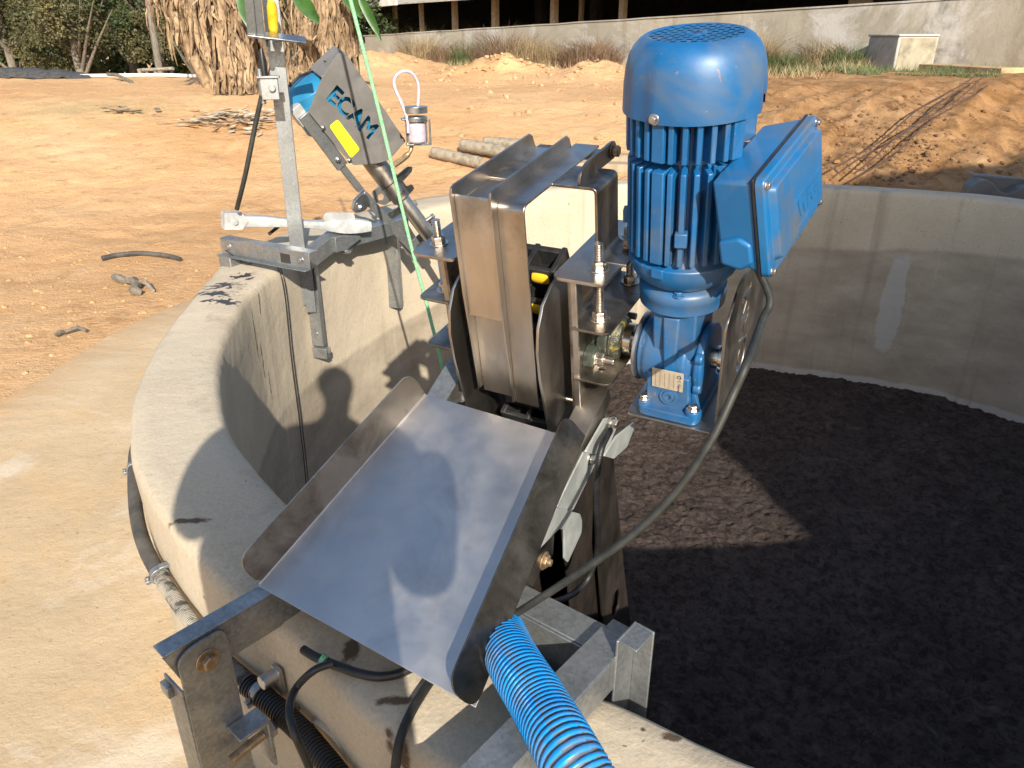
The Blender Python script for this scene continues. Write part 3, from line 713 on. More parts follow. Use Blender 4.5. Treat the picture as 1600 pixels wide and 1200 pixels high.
# --- shelf and torque arm plate with cut letters that hold the gearbox
sh = plate('motor_shelf', rounded([(-.062,-.088), (.092,-.088), (.092,.14), (-.062,.14)], [.012,.001,.001,.01]), [], .005, F_C(-.590), M['steel'], mach)
tq_o = rounded([(-.088,-.594), (.185,-.594), (.205,-.40), (.115,-.345), (-.015,-.345), (-.082,-.385)], [.004,.03,.01,.01,.02,.02])
tq = plate('torque_plate', tq_o, letter_loops('ECAM', .078, lambda x, y: (.045-y-.05*x, -.478+x-.05*y), .0022), .004, F_A(.0935), M['steel_dark'], mach)
mb = MB(MFRAME); mb.lathe([(.020, .058), (.020, .072), (.026, .072), (.026, .086), (.017, .086), (.017, .091)], (0, .0, -.495), (1, 0, 0), 24); mb.build('shaft_end', M['chrome'], mach, .0005)

# --- gearbox
gb = MB(MFRAME)
gb.lathe([(.050,-.058), (.0575,-.056), (.0575,-.048), (.0605,-.046), (.0625,-.040), (.0625,.026), (.056,.031), (.054,.040), (.0625,.043), (.0625,.056), (.05,.059)], (0, 0, -.500), (1, 0, 0), 48)
gb.hexa([(-.034,-.066,-.578), (.042,-.066,-.578), (.042,.066,-.578), (-.034,.066,-.578), (-.034,-.069,-.505), (.040,-.069,-.505), (.040,.069,-.505), (-.034,.069,-.505)])
gb.hexa([(-.030,-.052,-.48), (.040,-.052,-.48), (.040,.05,-.48), (-.030,.05,-.48), (-.030,-.056,-.39), (.042,-.056,-.39), (.042,.05,-.39), (-.030,.05,-.39)])
gb.hexa([(-.006,-.068,-.50), (.014,-.068,-.50), (.014,-.02,-.50), (-.006,-.02,-.50), (-.012,-.060,-.40), (.016,-.060,-.40), (.016,-.02,-.40), (-.012,-.02,-.40)])
for th_ in (-.5, .5, 1.6, 2.6): gb.cyl((.043, .060*cos(th_+pi), -.500+.060*sin(th_+pi)), (.057, .060*cos(th_+pi), -.500+.060*sin(th_+pi)), .010, n=14)
gear = gb.build('gearbox', M['blue'], mach, .004, ang=40, seg=3)
mb = MB(MFRAME); mb.prism([(x, y, -.586) for x, y in rounded([(-.046,-.084), (.062,-.084), (.062,.084), (-.046,.084)], .016)], (0, 0, .016)); mb.cyl((.050,-.070,-.572), (.050,-.070,-.562), .014, .013, 20); mb.cyl((-.036,-.070,-.572), (-.036,-.070,-.562), .012, .011, 20)
mb.hexa([(.0415,-.055,-.570), (.058,-.058,-.570), (.058,.05,-.570), (.0415,.05,-.570), (.0415,-.055,-.53), (.044,-.055,-.53), (.044,.05,-.53), (.0415,.05,-.53)])
mb.build('foot', M['blue'], gear, .003, seg=3)
bolts([((.050,-.070,-.5615), (0,0,1), .0085, .008), ((-.036,-.070,-.5615), (0,0,1), .0075, .007)], 'bolt', 'bolt', gear)
mb = MB(MFRAME); mb.lathe([(.016,0), (.016,.003), (.0155,.004), (.0115,.004), (.011,.0025), (.010,.005), (.005,.005), (.0045,.001)], (.006, -.0655,-.548), (0,-1,.08), 24); mb.build('oil_plug', M['blue'], gear)
mb = MB(MFRAME); mb.lathe([(.058,-.0665), (.0615,-.065), (.0615,-.060), (.058,-.0585)], (0,0,-.500), (1,0,0), 44); mb.build('seal_disc', M['zinc'], gear)
# nameplate, read with its top to the right, held by the housing
NP = fr_m((.004, -.0705, -.513), (1, 0, 0), (0, 0, 1), (0, -1, 0))
np_ = plate('nameplate', rounded([(-.0265,-.018), (.0265,-.018), (.0265,.019), (-.0265,.019)], .0015), [], .0012, NP, M['tag'], gear, .0003)
NT = NP@Matrix.Translation((-.0015, -.001, .0008))@Matrix.Scale(.88, 4)
mb = MB(NT)
for i in range(32):                                     # small ring mark
    a = 2*pi*i/32
    if 20 < i < 25: continue
    a2 = a+2*pi/32; mb.hexa([(.024+.0030*cos(a), .013+.0030*sin(a), 0), (.024+.0043*cos(a), .013+.0043*sin(a), 0), (.024+.0043*cos(a2), .013+.0043*sin(a2), 0), (.024+.0030*cos(a2), .013+.0030*sin(a2), 0), (.024+.0030*cos(a), .013+.0030*sin(a), .0004), (.024+.0043*cos(a), .013+.0043*sin(a), .0004), (.024+.0043*cos(a2), .013+.0043*sin(a2), .0004), (.024+.0030*cos(a2), .013+.0030*sin(a2), .0004)])
mb.box((.0225, .012, 0), (.0275, .0130, .0004)); mb.build('logo', M['ink'], np_)
lettering('C. Gama', .0072, .0002, NT@Matrix.Translation((.0245, -.006, .0003))@Matrix.Rotation(-pi/2, 4, 'Z'), M['ink'], np_)
mb = MB(NT)
for x in (-.022,-.013,-.004,.005,.014): mb.box((x, -.016, 0), (x+.0006, .018, .0002))
mb.build('printed_rule', M['rustbolt'], np_)

# --- motor
body = MB(MFRAME)
body.lathe([(.060,-.352), (.070,-.345), (.080,-.334), (.087,-.318), (.0875,-.306), (.079,-.303), (.073,-.296), (.066,-.28), (.066,-.09), (.06,-.075)], (0,0,0), (0,0,1), 64)
NF = 30
for i in range(NF):
    th = 2*pi*(i+.5)/NF
    ca, sa = cos(th), sin(th); big = i % 6 == 3
    if -.50 < math.atan2(sa, ca) < .50: continue          # flat pad for the terminal box
    hw = .0125 if big else .0052
    for (c0, c1, r1) in ((-.146,-.072,.0925), (-.300,-.149,.0900)):
        fr = MFRAME@frame(Vector((0,0,0)), Vector((ca,sa,0)), Vector((-sa,ca,0)), Vector((0,0,1)))
        cut = 0 if c0 == -.146 else .007
        body.add([(.060,-hw,c0), (r1,-hw*.75,c0+.004), (r1,-hw*.75,c1-cut), (.060,-hw,c1), (.060,hw,c0), (r1,hw*.75,c0+.004), (r1,hw*.75,c1-cut), (.060,hw,c1)],
                 [(0,1,2,3), (7,6,5,4), (0,4,5,1), (1,5,6,2), (2,6,7,3), (3,7,4,0)], fr)
for th in (-1.72, 1.2):                       # cast lugs and end-shield bosses
    ca, sa = cos(th), sin(th); fr = MFRAME@frame(Vector((0,0,0)), Vector((ca,sa,0)), Vector((-sa,ca,0)), Vector((0,0,1)))
    body.box((.07,-.010,-.318), (.093,.010,-.302), fr)
for th in (-2.9, -1.35):
    ca, sa = cos(th), sin(th); fr = MFRAME@frame(Vector((0,0,0)), Vector((ca,sa,0)), Vector((-sa,ca,0)), Vector((0,0,1)))
    body.box((.08,-.009,-.262), (.0965,.009,-.240), fr)
body.box((.05,-.055,-.285), (.105,.055,-.150))              # terminal box pad
motor = body.build('motor', M['blue'], mach, .0016, ang=35)
mb = MB(MFRAME); mb.lathe([(.050,-.3965), (.066,-.395), (.0685,-.392), (.0685,-.376), (.0695,-.3745), (.0695,-.362), (.066,-.357), (.05,-.350)], (0,0,0), (0,0,1), 56)
mb.build('neck_flange', M['blue'], motor, .002)
mb = MB(MFRAME); mb.bolt((.012,-.060,-.358), (0,0,1), .0075, .006); mb.build('bolt', M['blue'], motor, .0006)
# fan cover: bulged sheet drum with a slot above the terminal box
mb = MB(MFRAME)
DZ = .008
pr = [(.0640,-.0025), (.0660,-.0003), (.0695,-.0012), (.0765,-.0055), (.0840,-.0135), (.0900,-.0245), (.0940,-.040), (.0965,-.060), (.0973,-.078), (.0980,-.092), (.0980,-.096), (.0955,-.096), (.0945,-.070), (.085,-.030), (.068,-.006)]
pr = [(r, h+DZ) for r, h in pr]
nseg = 84; vs = []; fs = []
for r, h in pr:
    for i in range(nseg):
        th = 2*pi*i/nseg; q_ = ((th*3/(2*pi)+.479) % 1)-.5; k = r-(.0030*math.exp(-(q_/.055)**2)*sm(.01, -.035, h) if h < .004 else 0)+(.0012*math.exp(-((abs(q_)-.11)/.03)**2)*sm(.01, -.04, h))
        vs.append((k*cos(th), k*sin(th), h))
for k in range(len(pr)-1):
    for i in range(nseg):
        th = (2*pi*(i+.5)/nseg+pi) % (2*pi)-pi
        if abs(th-.20) < .16 and 8 <= k <= 11: continue
        j = (i+1) % nseg; fs.append((k*nseg+i, (k+1)*nseg+i, (k+1)*nseg+j, k*nseg+j))
mb.add(vs, fs); cover = mb.build('fan_cover', M['blue'], motor, ang=40)
mb = MB(MFRAME)
GR = .0645
for ang_, pitch in ((rad(10), .0118), (rad(70), .0118)):
    d = Vector((cos(ang_), sin(ang_), 0)); q = Vector((-sin(ang_), cos(ang_), 0)); k = -int(GR/pitch)
    while k*pitch < GR:
        off = k*pitch; h = math.sqrt(max(GR**2-off**2, 0))
        if h > .01:
            p0 = q*off-d*h; mb.prism([p0+q*.0011+Vector((0,0,-.0016+DZ)), p0-q*.0011+Vector((0,0,-.0016+DZ)), p0-q*.0011+Vector((0,0,-.0008+DZ)), p0+q*.0011+Vector((0,0,-.0008+DZ))], d*2*h)
        k += 1
mb.lathe([(.015,-.0032), (.0145,-.0004), (.013,0)], (0,0,DZ), (0,0,1), 32); mb.lathe([(.0625,-.004), (.0625,-.0012), (.0665,-.0006), (.0665,-.004), (.0625,-.004)], (0,0,DZ), (0,0,1), 56, cap=False)
mb.build('fan_grille', M['blue'], cover)
mb = MB(MFRAME); mb.box((-.008,-.0015,DZ), (.008,.0015,.0008+DZ)); mb.box((-.0015,-.008,.0001+DZ), (.0015,.008,.0009+DZ)); mb.build('cross_mark', M['ink'], cover)
mb = MB(MFRAME); mb.lathe([(.064,-.010), (.063,-.006), (.02,-.004)], (0,0,0), (0,0,1), 40)  # black disc close under the grille, standing in for the shade of its gaps
for i in range(9):
    th = 2*pi*i/9; mb.box((.03,-.002,-.014), (.060,.002,-.002), MFRAME@frame(Vector((0,0,0)), Vector((cos(th),sin(th),0)), Vector((-sin(th),cos(th),0)), Vector((0,0,1))))
mb.build('fan', M['black_plastic'], motor)
bolts([((.098*cos(th), .098*sin(th), -.081), (cos(th), sin(th), 0), .0058, .005) for th in (-1.80,)], 'bolt', 'zinc', cover)
# terminal box (slightly skewed) with overhanging lid and raised letters
YW, TB_, PT = rad(-5.8), rad(8.4), rad(5.3)
QB = Matrix.Rotation(YW, 3, 'Z')@Matrix.Rotation(-TB_, 3, 'Y')@Matrix.Rotation(PT, 3, 'X')
BX = MFRAME@(Matrix.Translation(Vector((.1464,-.1305,-.2041))-QB@Vector((.012,0,0)))@QB.to_4x4())     # origin: front edge, mid height, lid plane
L, H = .228, .141
mb = MB(BX)
mb.hexa([(-.062, .014, -H/2+.026), (-.006, .004, -H/2+.006), (-.006, L-.004, -H/2+.006), (-.062, L-.02, -H/2+.026), (-.062, .014, H/2-.006), (-.006, .004, H/2-.004), (-.006, L-.004, H/2-.004), (-.062, L-.02, H/2-.006)])
mb.prism([(-.048, 0.003, z) for z in (0,)]*0 or [(-.060,.006,-.02), (-.060,.006,-.055), (-.030,.0015,-.062), (-.012,.0015,-.05), (-.012,.0015,-.022), (-.030,.0015,-.012)], (0, .012, 0))
tbx = mb.build('terminal_box', M['blue_box'], motor, .005, seg=3)
mb = MB(BX); mb.box((-.0055, .001, -H/2), (-.0015, L-.001, H/2)); mb.build('gasket', M['black_rubber'], tbx, .001)
mb = MB(BX)
lid = rounded([(0, -H/2), (L, -H/2), (L, H/2), (0, H/2)], .012, 5)
i2 = rounded([(.016, -H/2+.018), (L-.016, -H/2+.018), (L-.010, H/2-.014), (.012, H/2-.014)], .012, 5)
n = len(lid); vs = [(-.0013, y, z) for y, z in lid]+[(.010, y, z) for y, z in lid]+[(.012, y+(L/2-y)*.02, z*.98) for y, z in lid]+[(.0115, y, z) for y, z in i2]+[(.021, y+(L/2-y)*.04, z*.96) for y, z in i2]
fs = [list(range(n))[::-1]]
for k in range(4):
    for i in range(n):
        j = (i+1) % n; fs.append((k*n+i, k*n+j, (k+1)*n+j, (k+1)*n+i))
fs.append([4*n+i for i in range(n)]); mb.add(vs, fs)
lidO = mb.build('lid', M['blue_box'], tbx, .0015, seg=2)
LTT = BX@frame(Vector((.0208, L*.60, -.018)), Vector((0,1,0)), Vector((0,0,1)), Vector((1,0,0)))
lettering('WEG', .036, .0012, LTT, M['blue_box'], lidO, 'raised_letters', .0008)
mb = MB(BX)
for (y0, z0, y1, z1) in ((-.052,.020,.052,.0235), (-.052,-.0235,.052,-.020), (-.052,-.020,-.0485,.020), (.0485,-.020,.052,.020)): mb.box((.0205, L*.60+y0, -.018+z0), (.0222, L*.60+y1, -.018+z1))
mb.build('letter_frame', M['blue_box'], lidO, .0005)
bolts([((.011, y, z), (1,0,0), .005, .004) for y, z in ((.008,-H/2+.009), (.008,H/2-.010), (L-.008,-H/2+.009), (L-.008,H/2-.010))], 'screw', 'zinc', lidO, .0004, BX)
mb = MB(BX); mb.lathe([(.013,0), (.013,.012), (.009,.014), (.009,.022)], (-.03, .055, -H/2+.018), (0,0,-1), 18); mb.build('cable_gland', M['black_plastic'], tbx, .0008)
# ------------------------------------------------------------------ galvanised arms over the rim
def vfr(o, d):                 # frame with x along horizontal d, y to its left, z up
    d = Vector((d.x, d.y, 0)).normalized(); return frame(o, d, Vector((-d.y, d.x, 0)), Vector((0,0,1)))
# near arm
TOPZ = -.785
pA = at_z(985, 1003, TOPZ); pB = at_z(806, 1195, TOPZ)
d = pA-pB; Ln = d.length
arm = thing('support_arm', pB, 'galvanised channel arm across the rim beside the blue hose, hooked over the inner edge', 'bracket')
F = vfr(pB, d)
mb = MB(F); mb.box((-.14, 0, -.005), (Ln, .050, 0)); mb.box((-.14, 0, -.060), (Ln, .005, -.0055)); mb.box((-.14, .0455, -.060), (Ln, .050, -.0055)); mb.build('channel', M['galv'], arm, .0015)
# hook: vertical channel hanging inside the wall
q0 = at_z(996, 972, -.755); q1 = at_z(1024, 987, -.755)
dq = (q1-q0); FH = vfr(q0, dq); Lq = dq.length
mb = MB(FH); mb.box((0, -.004, -.34), (Lq, 0, 0)); mb.box((-.004, -.050, -.34), (0, 0, .0)); mb.box((-.003, -.048, -.004), (Lq*.98, -.0045, -.0005))
mb.build('hook', M['galv'], arm, .0012)
mb = MB(F); mb.box((Ln-.002, 0.002, -.058), (Ln+.03, .048, -.006)); mb.build('hook_plate', M['galv'], arm, .001)
# cross beam between the arms under the chute
cA = at_z(938, 1022, -.80); cB = at_z(806, 952, -.80)
FC = vfr(cA, cB-cA); Lc = (cB-cA).length
mb = MB(FC); mb.box((0, -.055, -.004), (Lc+.30, -.0, 0)); mb.box((0, -.0045, -.075), (Lc+.30, 0, -.0045))
mb.hexa([(-.004, -.055, -.004), (-.004, -.0, -.004), (0, 0, -.004), (0, -.055, -.004), (-.004, -.055, .0), (-.004, -.0, .0), (0, 0, .0), (0, -.055, .0)])
mb.build('cross_beam', M['galv'], arm, .0015)
mb = MB(FC); mb.box((0, .0005, -.115), (Lc+.30, .0045, -.002)); mb.build('beam_web', M['galv'], arm, .001)

# left arm + clamp hanging outside the wall
a0 = at_z(238, 1009, -.785); a1 = at_z(404, 915, -.785); dl = a1-a0
larm = thing('clamp_bracket', at_z(330, 1100, -.9), 'galvanised clamp bracket on the outer rim with a rusty bolt and clamp screw', 'bracket')
FL = vfr(a0, dl); LL = dl.length
mb = MB(FL)
hol = [circ(.235, -.026, .008), circ(.305, -.022, .009)]
mb.box((0, -.032, -.004), (.62, 0, 0)); mb.build('arm_flange', M['galv'], larm, .001)
plate('arm_web', [(0.02, -.070), (.62, -.070), (.62, -.0045), (.0, -.0045)], [[(x, y-.012) for x, y in h] for h in hol], .004, FL@frame(Vector((0, -.030, 0)), Vector((1,0,0)), Vector((0,0,1)), Vector((0,-1,0))), M['galv'], larm)
# clamp plate hanging down in front of the web
FP = FL@frame(Vector((0, -.0375, 0)), Vector((1,0,0)), Vector((0,0,1)), Vector((0,-1,0)))
FPI = FP.inverted()
def on_p(x, y):
    r = ray(x, y); n_ = FP.col[2].to_3d(); q = FPI@(r*(FP.translation.dot(n_)/r.dot(n_))); return (q.x, q.y)
cpo = [on_p(*p) for p in ((283, 1060), (277, 1036), (296, 1012), (343, 984), (352, 989), (357, 1010), (378, 1112), (402, 1225), (322, 1225))]
plate('clamp_plate', rounded(cpo, [.004,.010,.03,.006,.006,.004,.002,.001,.001]), [], .005, FP, M['galv'], larm)
bq = on_p(323, 1030); lq = on_p(352, 1134)
mb = MB(FL); mb.box((cpo[1][0]-.004, -.035, -.52), (cpo[1][0], .020, -.075)); mb.box((cpo[1][0]-.012, -.004, -.105), (cpo[1][0]-.004, .02, -.085)); mb.build('clamp_side', M['galv'], larm, .001)
mb = MB(FP); mb.lathe([(.019, 0), (.0185, .0025)], (*bq, .0025), (0,0,1), 28); mb.bolt((*bq, .005), (0,0,1), .0125, .011, washer=False); mb.build('bolt', M['rustbolt'], larm, .001)
lx, lz = lq
mb = MB(FL)
mb.box((lx, -.080, lz-.006), (lx+.052, -.041, lz)); mb.box((lx+.046, -.080, lz-.10), (lx+.052, -.041, lz-.0065)); mb.build('screw_lug', M['galv'], larm, .0015)
prof = []; s = 0
while s < .21: prof += [(.0085, s), (.0072, s+.0014), (.0085, s+.0028)]; s += .0028
mb = MB(FL); mb.lathe(prof, (lx-.014, -.062, lz-.045), (1, .05, .03), 16); sc = mb.build('clamp_screw', M['rustbolt'], larm, ang=60)
mb = MB(FL); mb.bolt((lx+.053, -.0585, lz-.0435), (1, .05, .03), .015, .012, washer=False); mb.build('nut', M['zinc'], sc, .001)

# ------------------------------------------------------------------ hoses and cables
def ribbed(path, r, pitch, depth, name, mats, label, cat, spiral=True, n=28, wires=True):
    P = smooth_path(path, 60); L = [0]
    for i in range(1, len(P)): L.append(L[-1]+(P[i]-P[i-1]).length)
    tot = L[-1]; step = pitch/8; pts = []; k = 0; s = 0
    while s < tot:
        while k < len(L)-2 and L[k+1] < s: k += 1
        t = (s-L[k])/max(L[k+1]-L[k], 1e-9); pts.append(P[k].lerp(P[k+1], min(t, 1))); s += step
    mb = MB(); m = len(pts); up = None; vs = []; fs = []; mi = []
    for i in range(m):
        tg = (pts[min(i+1, m-1)]-pts[max(i-1, 0)]).normalized()
        if up is None: up = tg.orthogonal().normalized()
        up = (up-tg*up.dot(tg)).normalized(); e2 = tg.cross(up)
        for q in range(n):
            a = 2*pi*q/n; ph = (i/8-(q/n if spiral else 0)) % 1
            w = (ph < .62)
            rr = r-depth*(0 if .08 < ph < .54 else (.45 if ph < .62 else 1))
            vs.append(pts[i]+(up*cos(a)+e2*sin(a))*rr)
    for i in range(m-1):
        for q in range(n):
            j = (q+1) % n; fs.append((i*n+q, i*n+j, (i+1)*n+j, (i+1)*n+q)); ph = ((i+.5)/8-((q+.5)/n if spiral else 0)) % 1; mi.append(0 if ph < .60 else 1)
    fs.append(list(range(n))[::-1]); mi.append(1); fs.append([(m-1)*n+q for q in range(n)]); mi.append(1)
    mb.add(vs, fs); o = mb.build(name, mats, None, loc=pts[0], ang=60)
    if len(o.data.polygons) == len(mi): o.data.polygons.foreach_set('material_index', mi)
    return tag(o, label, cat)
hp = [at_z(700, 840, -.86), at_z(768, 962, -.80), at_z(803, 1035, -.755), at_z(846, 1105, -.735), at_z(905, 1210, -.72), at_z(985, 1360, -.78), at_z(1040, 1500, -1.0)]
ribbed(hp, .0365, .0080, .0026, 'suction_hose', [M['hose_blue'], M['hose_gray']], 'thick ribbed bright blue hose coming from under the chute across the rim', 'hose')
# drain hose clipped round the outside of the wall: plain dark piece, dust-caked corrugated piece, black corrugated piece
def arc_h(a0, a1, dr=0.03, z0=-1.0, z1=-1.0, n=14): return [pol(a0+(a1-a0)*i/n, tab(OUTT, a0+(a1-a0)*i/n)+dr, z0+(z1-z0)*i/n) for i in range(n+1)]
dh = thing('drain_hose', pol(213, 2.45, -1.0), 'long dark hose clamped around the outside of the tank wall, part dusty and part corrugated', 'hose')
mb = MB(); mb.tube(smooth_path(arc_h(186, 216.6, .022, -.995, -1.0), 4), .0155, 18); mb.build('plain_hose', M['old_hose'], dh, ang=60)
r1 = ribbed(arc_h(216.0, 226.2, .022, -1.0, -1.0), .0145, .0052, .0012, 'dusty_conduit', [M['pale_hose'], M['old_hose']], None, None, spiral=False)
r2 = ribbed(arc_h(225.8, 250, .026, -1.0, -1.03), .0185, .0066, .0020, 'black_conduit', [M['black_rubber'], M['black_rubber']], None, None, spiral=False)
for r_ in (r1, r2):
    w0 = Vector(r_.location); r_.parent = dh; r_.location = w0-Vector(dh.location)
def hose_clamp(a, z=-1.0, mat='galv', r=.0175):
    p = pol(a, tab(OUTT, a)+.022, z); t = Vector((-sin(rad(a)), cos(rad(a)), 0)); o_ = Vector((cos(rad(a)), sin(rad(a)), 0))
    fr = frame(p, o_, Vector((0,0,1)), t)
    mb = MB(fr); mb.lathe([(r-.0006,-.008), (r+.0010,-.008), (r+.0010,.008), (r-.0006,.008)], (0,0,0), (0,0,1), 28)
    mb.box((-.024, r-.003, -.008), (-.002, r+.003, .008)); mb.box((r-.002, -.009, -.007), (r+.010, -.002, .007)); mb.cyl((r+.005, -.012, 0), (r+.005, .004, 0), .0045, n=12)
    return mb.build('hose_clamp', M[mat], dh, .0008)
hose_clamp(205.2); hose_clamp(216.5); hose_clamp(226.6, r=.0205)
# clip bolted into the wall, right of the bracket
q = pol(227.4, tab(OUTT, 227.4)+.010, -.945)
mb = MB(frame(q, Vector((cos(rad(227.4)), sin(rad(227.4)), 0)), Vector((-sin(rad(227.4)), cos(rad(227.4)), 0)), Vector((0,0,1)))); mb.cyl((0,0,0), (.028,0,0), .012, n=16); mb.box((-.006,-.012,-.04), (.002,.012,.012)); mb.build('wall_clip', M['zinc'], dh, .001)
# core drilled pipe stub mark
a_ = 230.2; q = pol(a_, tab(OUTT, a_)+.002, -1.04); mb = MB(frame(q, Vector((-sin(rad(a_)), cos(rad(a_)), 0)), Vector((0,0,1)), Vector((cos(rad(a_)), sin(rad(a_)), 0))))
mb.lathe([(.050, -.03), (.055, -.03), (.055, .004), (.050, .004), (.050, -.03)], (0,0,0), (0,0,1), 36, cap=False); mb.lathe([(.050, -.006), (.02, -.008)], (0,0,0), (0,0,1), 36)
tag(mb.build('pipe_stub', M['wall'], None, loc=q, ang=50), 'round cement pipe stub set in the outer wall behind the black hose', 'pipe')
def cable(pts, r, name, mat, label, cat, k=10, n=10):
    mb = MB(); mb.tube(smooth_path(pts, k), r, n); o = mb.build(name, M[mat], None, loc=pts[0], ang=70); return tag(o, label, cat)
# power cable from the terminal box down past the torque plate to the arm
gl = BX@Vector((-.03, .055, -H/2-.004))
cb = [gl, at_d(1203, 466, gl.length*.985), at_d(1191, 500, gl.length*.96), at_d(1170, 560, .96), at_d(1146, 615, .95), at_d(1110, 690, .955), at_d(1055, 770, .98), at_d(985, 838, 1.01), at_d(900, 898, 1.05), at_d(812, 955, 1.12), at_d(760, 985, 1.15)]
cable(cb, .0056, 'power_cable', 'cable', 'thick grey green cable drooping from the blue terminal box to the chute', 'cable')
cc_ = [MFRAME@q for q in [pm(953, 672, 0, -.085), pm(940, 700, 0, -.078), pm(933, 740, 0, -.078), pm(932, 790, 0, -.080), pm(934, 840, 0, -.085), pm(931, 870, 0, -.09), pm(918, 905, 0, -.10), pm(892, 930, 0, -.11), pm(858, 942, 0, -.12), pm(815, 950, 0, -.13)]]
mb = MB()
P = smooth_path(cc_, 30); mb.tube(P, .0062, 12, rfun=lambda t: .0060+.0003*sin(t*2*pi*90)); tag(mb.build('sensor_conduit', M['black_rubber'], None, loc=P[0], ang=70), 'thin black corrugated conduit running down beside the galvanised levers', 'cable')
cable([at_z(474, 1015, -.842), at_z(492, 1026, -.838), at_z(515, 1036, -.838), at_z(560, 1052, -.838), at_z(600, 1057, -.838), at_z(640, 1045, -.838), at_z(690, 1010, -.842)], .0068, 'sheathed_cable', 'black_rubber', 'black taped cable lying along the rim below the chute lip', 'cable')
cable([at_z(520, 1036, -.826), at_z(490, 1048, -.83), at_z(462, 1076, -.855), cyl_at(452, 1110, R_OUT+.06, False), cyl_at(462, 1150, R_OUT+.075, False), cyl_at(485, 1205, R_OUT+.07, False), cyl_at(500, 1260, R_OUT+.07, False)], .0058, 'black_lead', 'black_rubber', 'thin black lead looping from the rim down over the black hose', 'cable')
cable([at_z(690, 1040, -.842), at_z(664, 1077, -.842), at_z(640, 1118, -.843), at_z(624, 1160, -.85), cyl_at(617, 1210, R_OUT+.02, False), cyl_at(615, 1270, R_OUT+.03, False)], .0068, 'hanging_cable', 'cable', 'black cable emerging under the chute corner and dropping over the outer edge', 'cable')
mb = MB(); mb.tube([at_z(502, 1029, -.83), at_z(508, 1033, -.832)], .0085, 10); tag(mb.build('cable_tie', M['rope'], None, loc=at_z(502, 1029, -.83)), 'small green tie around the black taped cable on the rim', 'tie')
# small brass screw offcut on the rim right of the chute
# green rope
cable([at_d(445, -420, 2.95), at_d(492, -225, 2.82), at_d(540, -30, 2.75), at_d(590, 165, 2.74), at_d(640, 375, 2.80), at_d(668, 480, 2.88), at_d(691, 575, 2.97), at_d(712, 680, 3.08)], .0066, 'green_rope', 'rope', 'taut green rope running diagonally down past the yellow sticker into the tank', 'rope', k=30)
# twin wires over the rim into the tank on the left
for k, off in enumerate((0, 3.5)):
    W_ = [pol(172.5, 2.43, RIM+.06), pol(173.0, 2.33, RIM+.012), at_z(400+off, 397, RIM+.006), at_z(426+off, 407, RIM+.006), cyl_at(438+off, 428, R_IN-.012), cyl_at(446+off, 470, R_IN-.015), cyl_at(455+off, 560, R_IN-.015), cyl_at(468+off, 660, R_IN-.015), cyl_at(476+off, 730, R_IN-.015), cyl_at(482+off, 800, R_IN-.015)]
    tag(cable(W_, .0019, 'wire', 'black_rubber', None, None), 'one of two thin black wires hanging side by side down the inside of the tank', 'wire', 'pair of wires over the left rim')

# ------------------------------------------------------------------ hoist post clamped on the left rim
pb = cyl_at(478, 500); YB = pb.y-.02
post = thing('hoist_post', at_y(470, 400, YB), 'tall galvanised post frame clamped over the far left rim', 'post')
# post: angle section, leaning slightly
pt = at_y(418, -40, YB-.02); pbm = at_y(474, 470, YB); zax = (pt-pbm).normalized(); xax = Vector((1,.25,0)); xax = (xax-zax*xax.dot(zax)).normalized(); yax = zax.cross(xax)
FPo = frame(pbm, xax, yax, zax); Lp = (pt-pbm).length
mb = MB(FPo); mb.box((-.030, -.004, -.02), (.030, 0, Lp)); mb.box((.026, .0, -.02), (.030, .05, Lp)); mb.box((-.030, .0, -.02), (-.026, .05, Lp))
po = mb.build('upright_post', M['galv'], post, .0012)
for z in (.50, .60): MB(FPo).lathe([(.005, 0), (.005, .003)], (.012, -.004, z), (0,-1,0), 14).build('rivet', M['zinc'], po)
# lower clamp leg hanging inside
lt = cyl_at(468, 392); lb = cyl_at(480, 545); fw = (Vector((CX,CY,0))-Vector((lt.x,lt.y,0))).normalized()
o_ = Vector((lt.x, lt.y, lb.z))+fw*.035
FLg = frame(o_, Vector((.85,-.25,0)).normalized(), Vector((.25,.85,0)).normalized(), Vector((0,0,1)))
hL = lt.z-lb.z+.01
mb = MB(FLg); mb.box((-.030, 0, 0), (.026, .004, hL)); mb.box((.022, .004, 0), (.026, .03, hL)); leg = mb.build('clamp_leg', M['galv'], post, .0015)
mb = MB(FLg); mb.bolt((0, 0, hL-.09), (0,-1,0), .008, .006); mb.cyl((0,0,.06), (0,-.004,.06), .006); mb.build('bolt', M['zinc'], leg, .0006)
mb = MB(FLg); mb.box((-.024, -.012, -.055), (.045, .018, -.006)); mb.box((.045,-.004,-.03), (.06,.004,.0)); mb.build('foot_clip', M['galv'], leg, .002)
# rail over the rim
r0 = at_z(343, 372, -.745); r1_ = at_z(482, 396, -.745); FRr = vfr(r0, r1_-r0); LR = (r1_-r0).length
mb = MB(FRr); mb.box((0, 0, -.062), (LR, .004, 0)); mb.box((0, -.030, -.066), (LR, .004, -.0625)); mb.box((-.005, .004, -.004), (LR, .055, 0)); rl = mb.build('rail', M['galv'], post, .0015)
bolts([((x, 0, z), (0,-1,0), .012, .009) for x, z in ((.045, -.03), (LR-.045, -.032))], 'bolt', 'zinc', rl, .0008, FRr)
mb = MB(FRr); mb.box((LR-.15, -.0015, -.054), (LR-.10, 0, -.018)); mb.build('slot', M['dark'], rl)
mb = MB(FRr); mb.box((.010, -.03, -.30), (.075, -.026, -.067)); mb.box((.07, -.026, -.30), (.075, .03, -.067)); mb.build('outer_leg', M['galv'], post, .0015)
mb = MB(FPo); mb.box((.010, -.016, -.05), (.050, -.0045, .17)); mb.build('splice_plate', M['galv'], post, .0012)
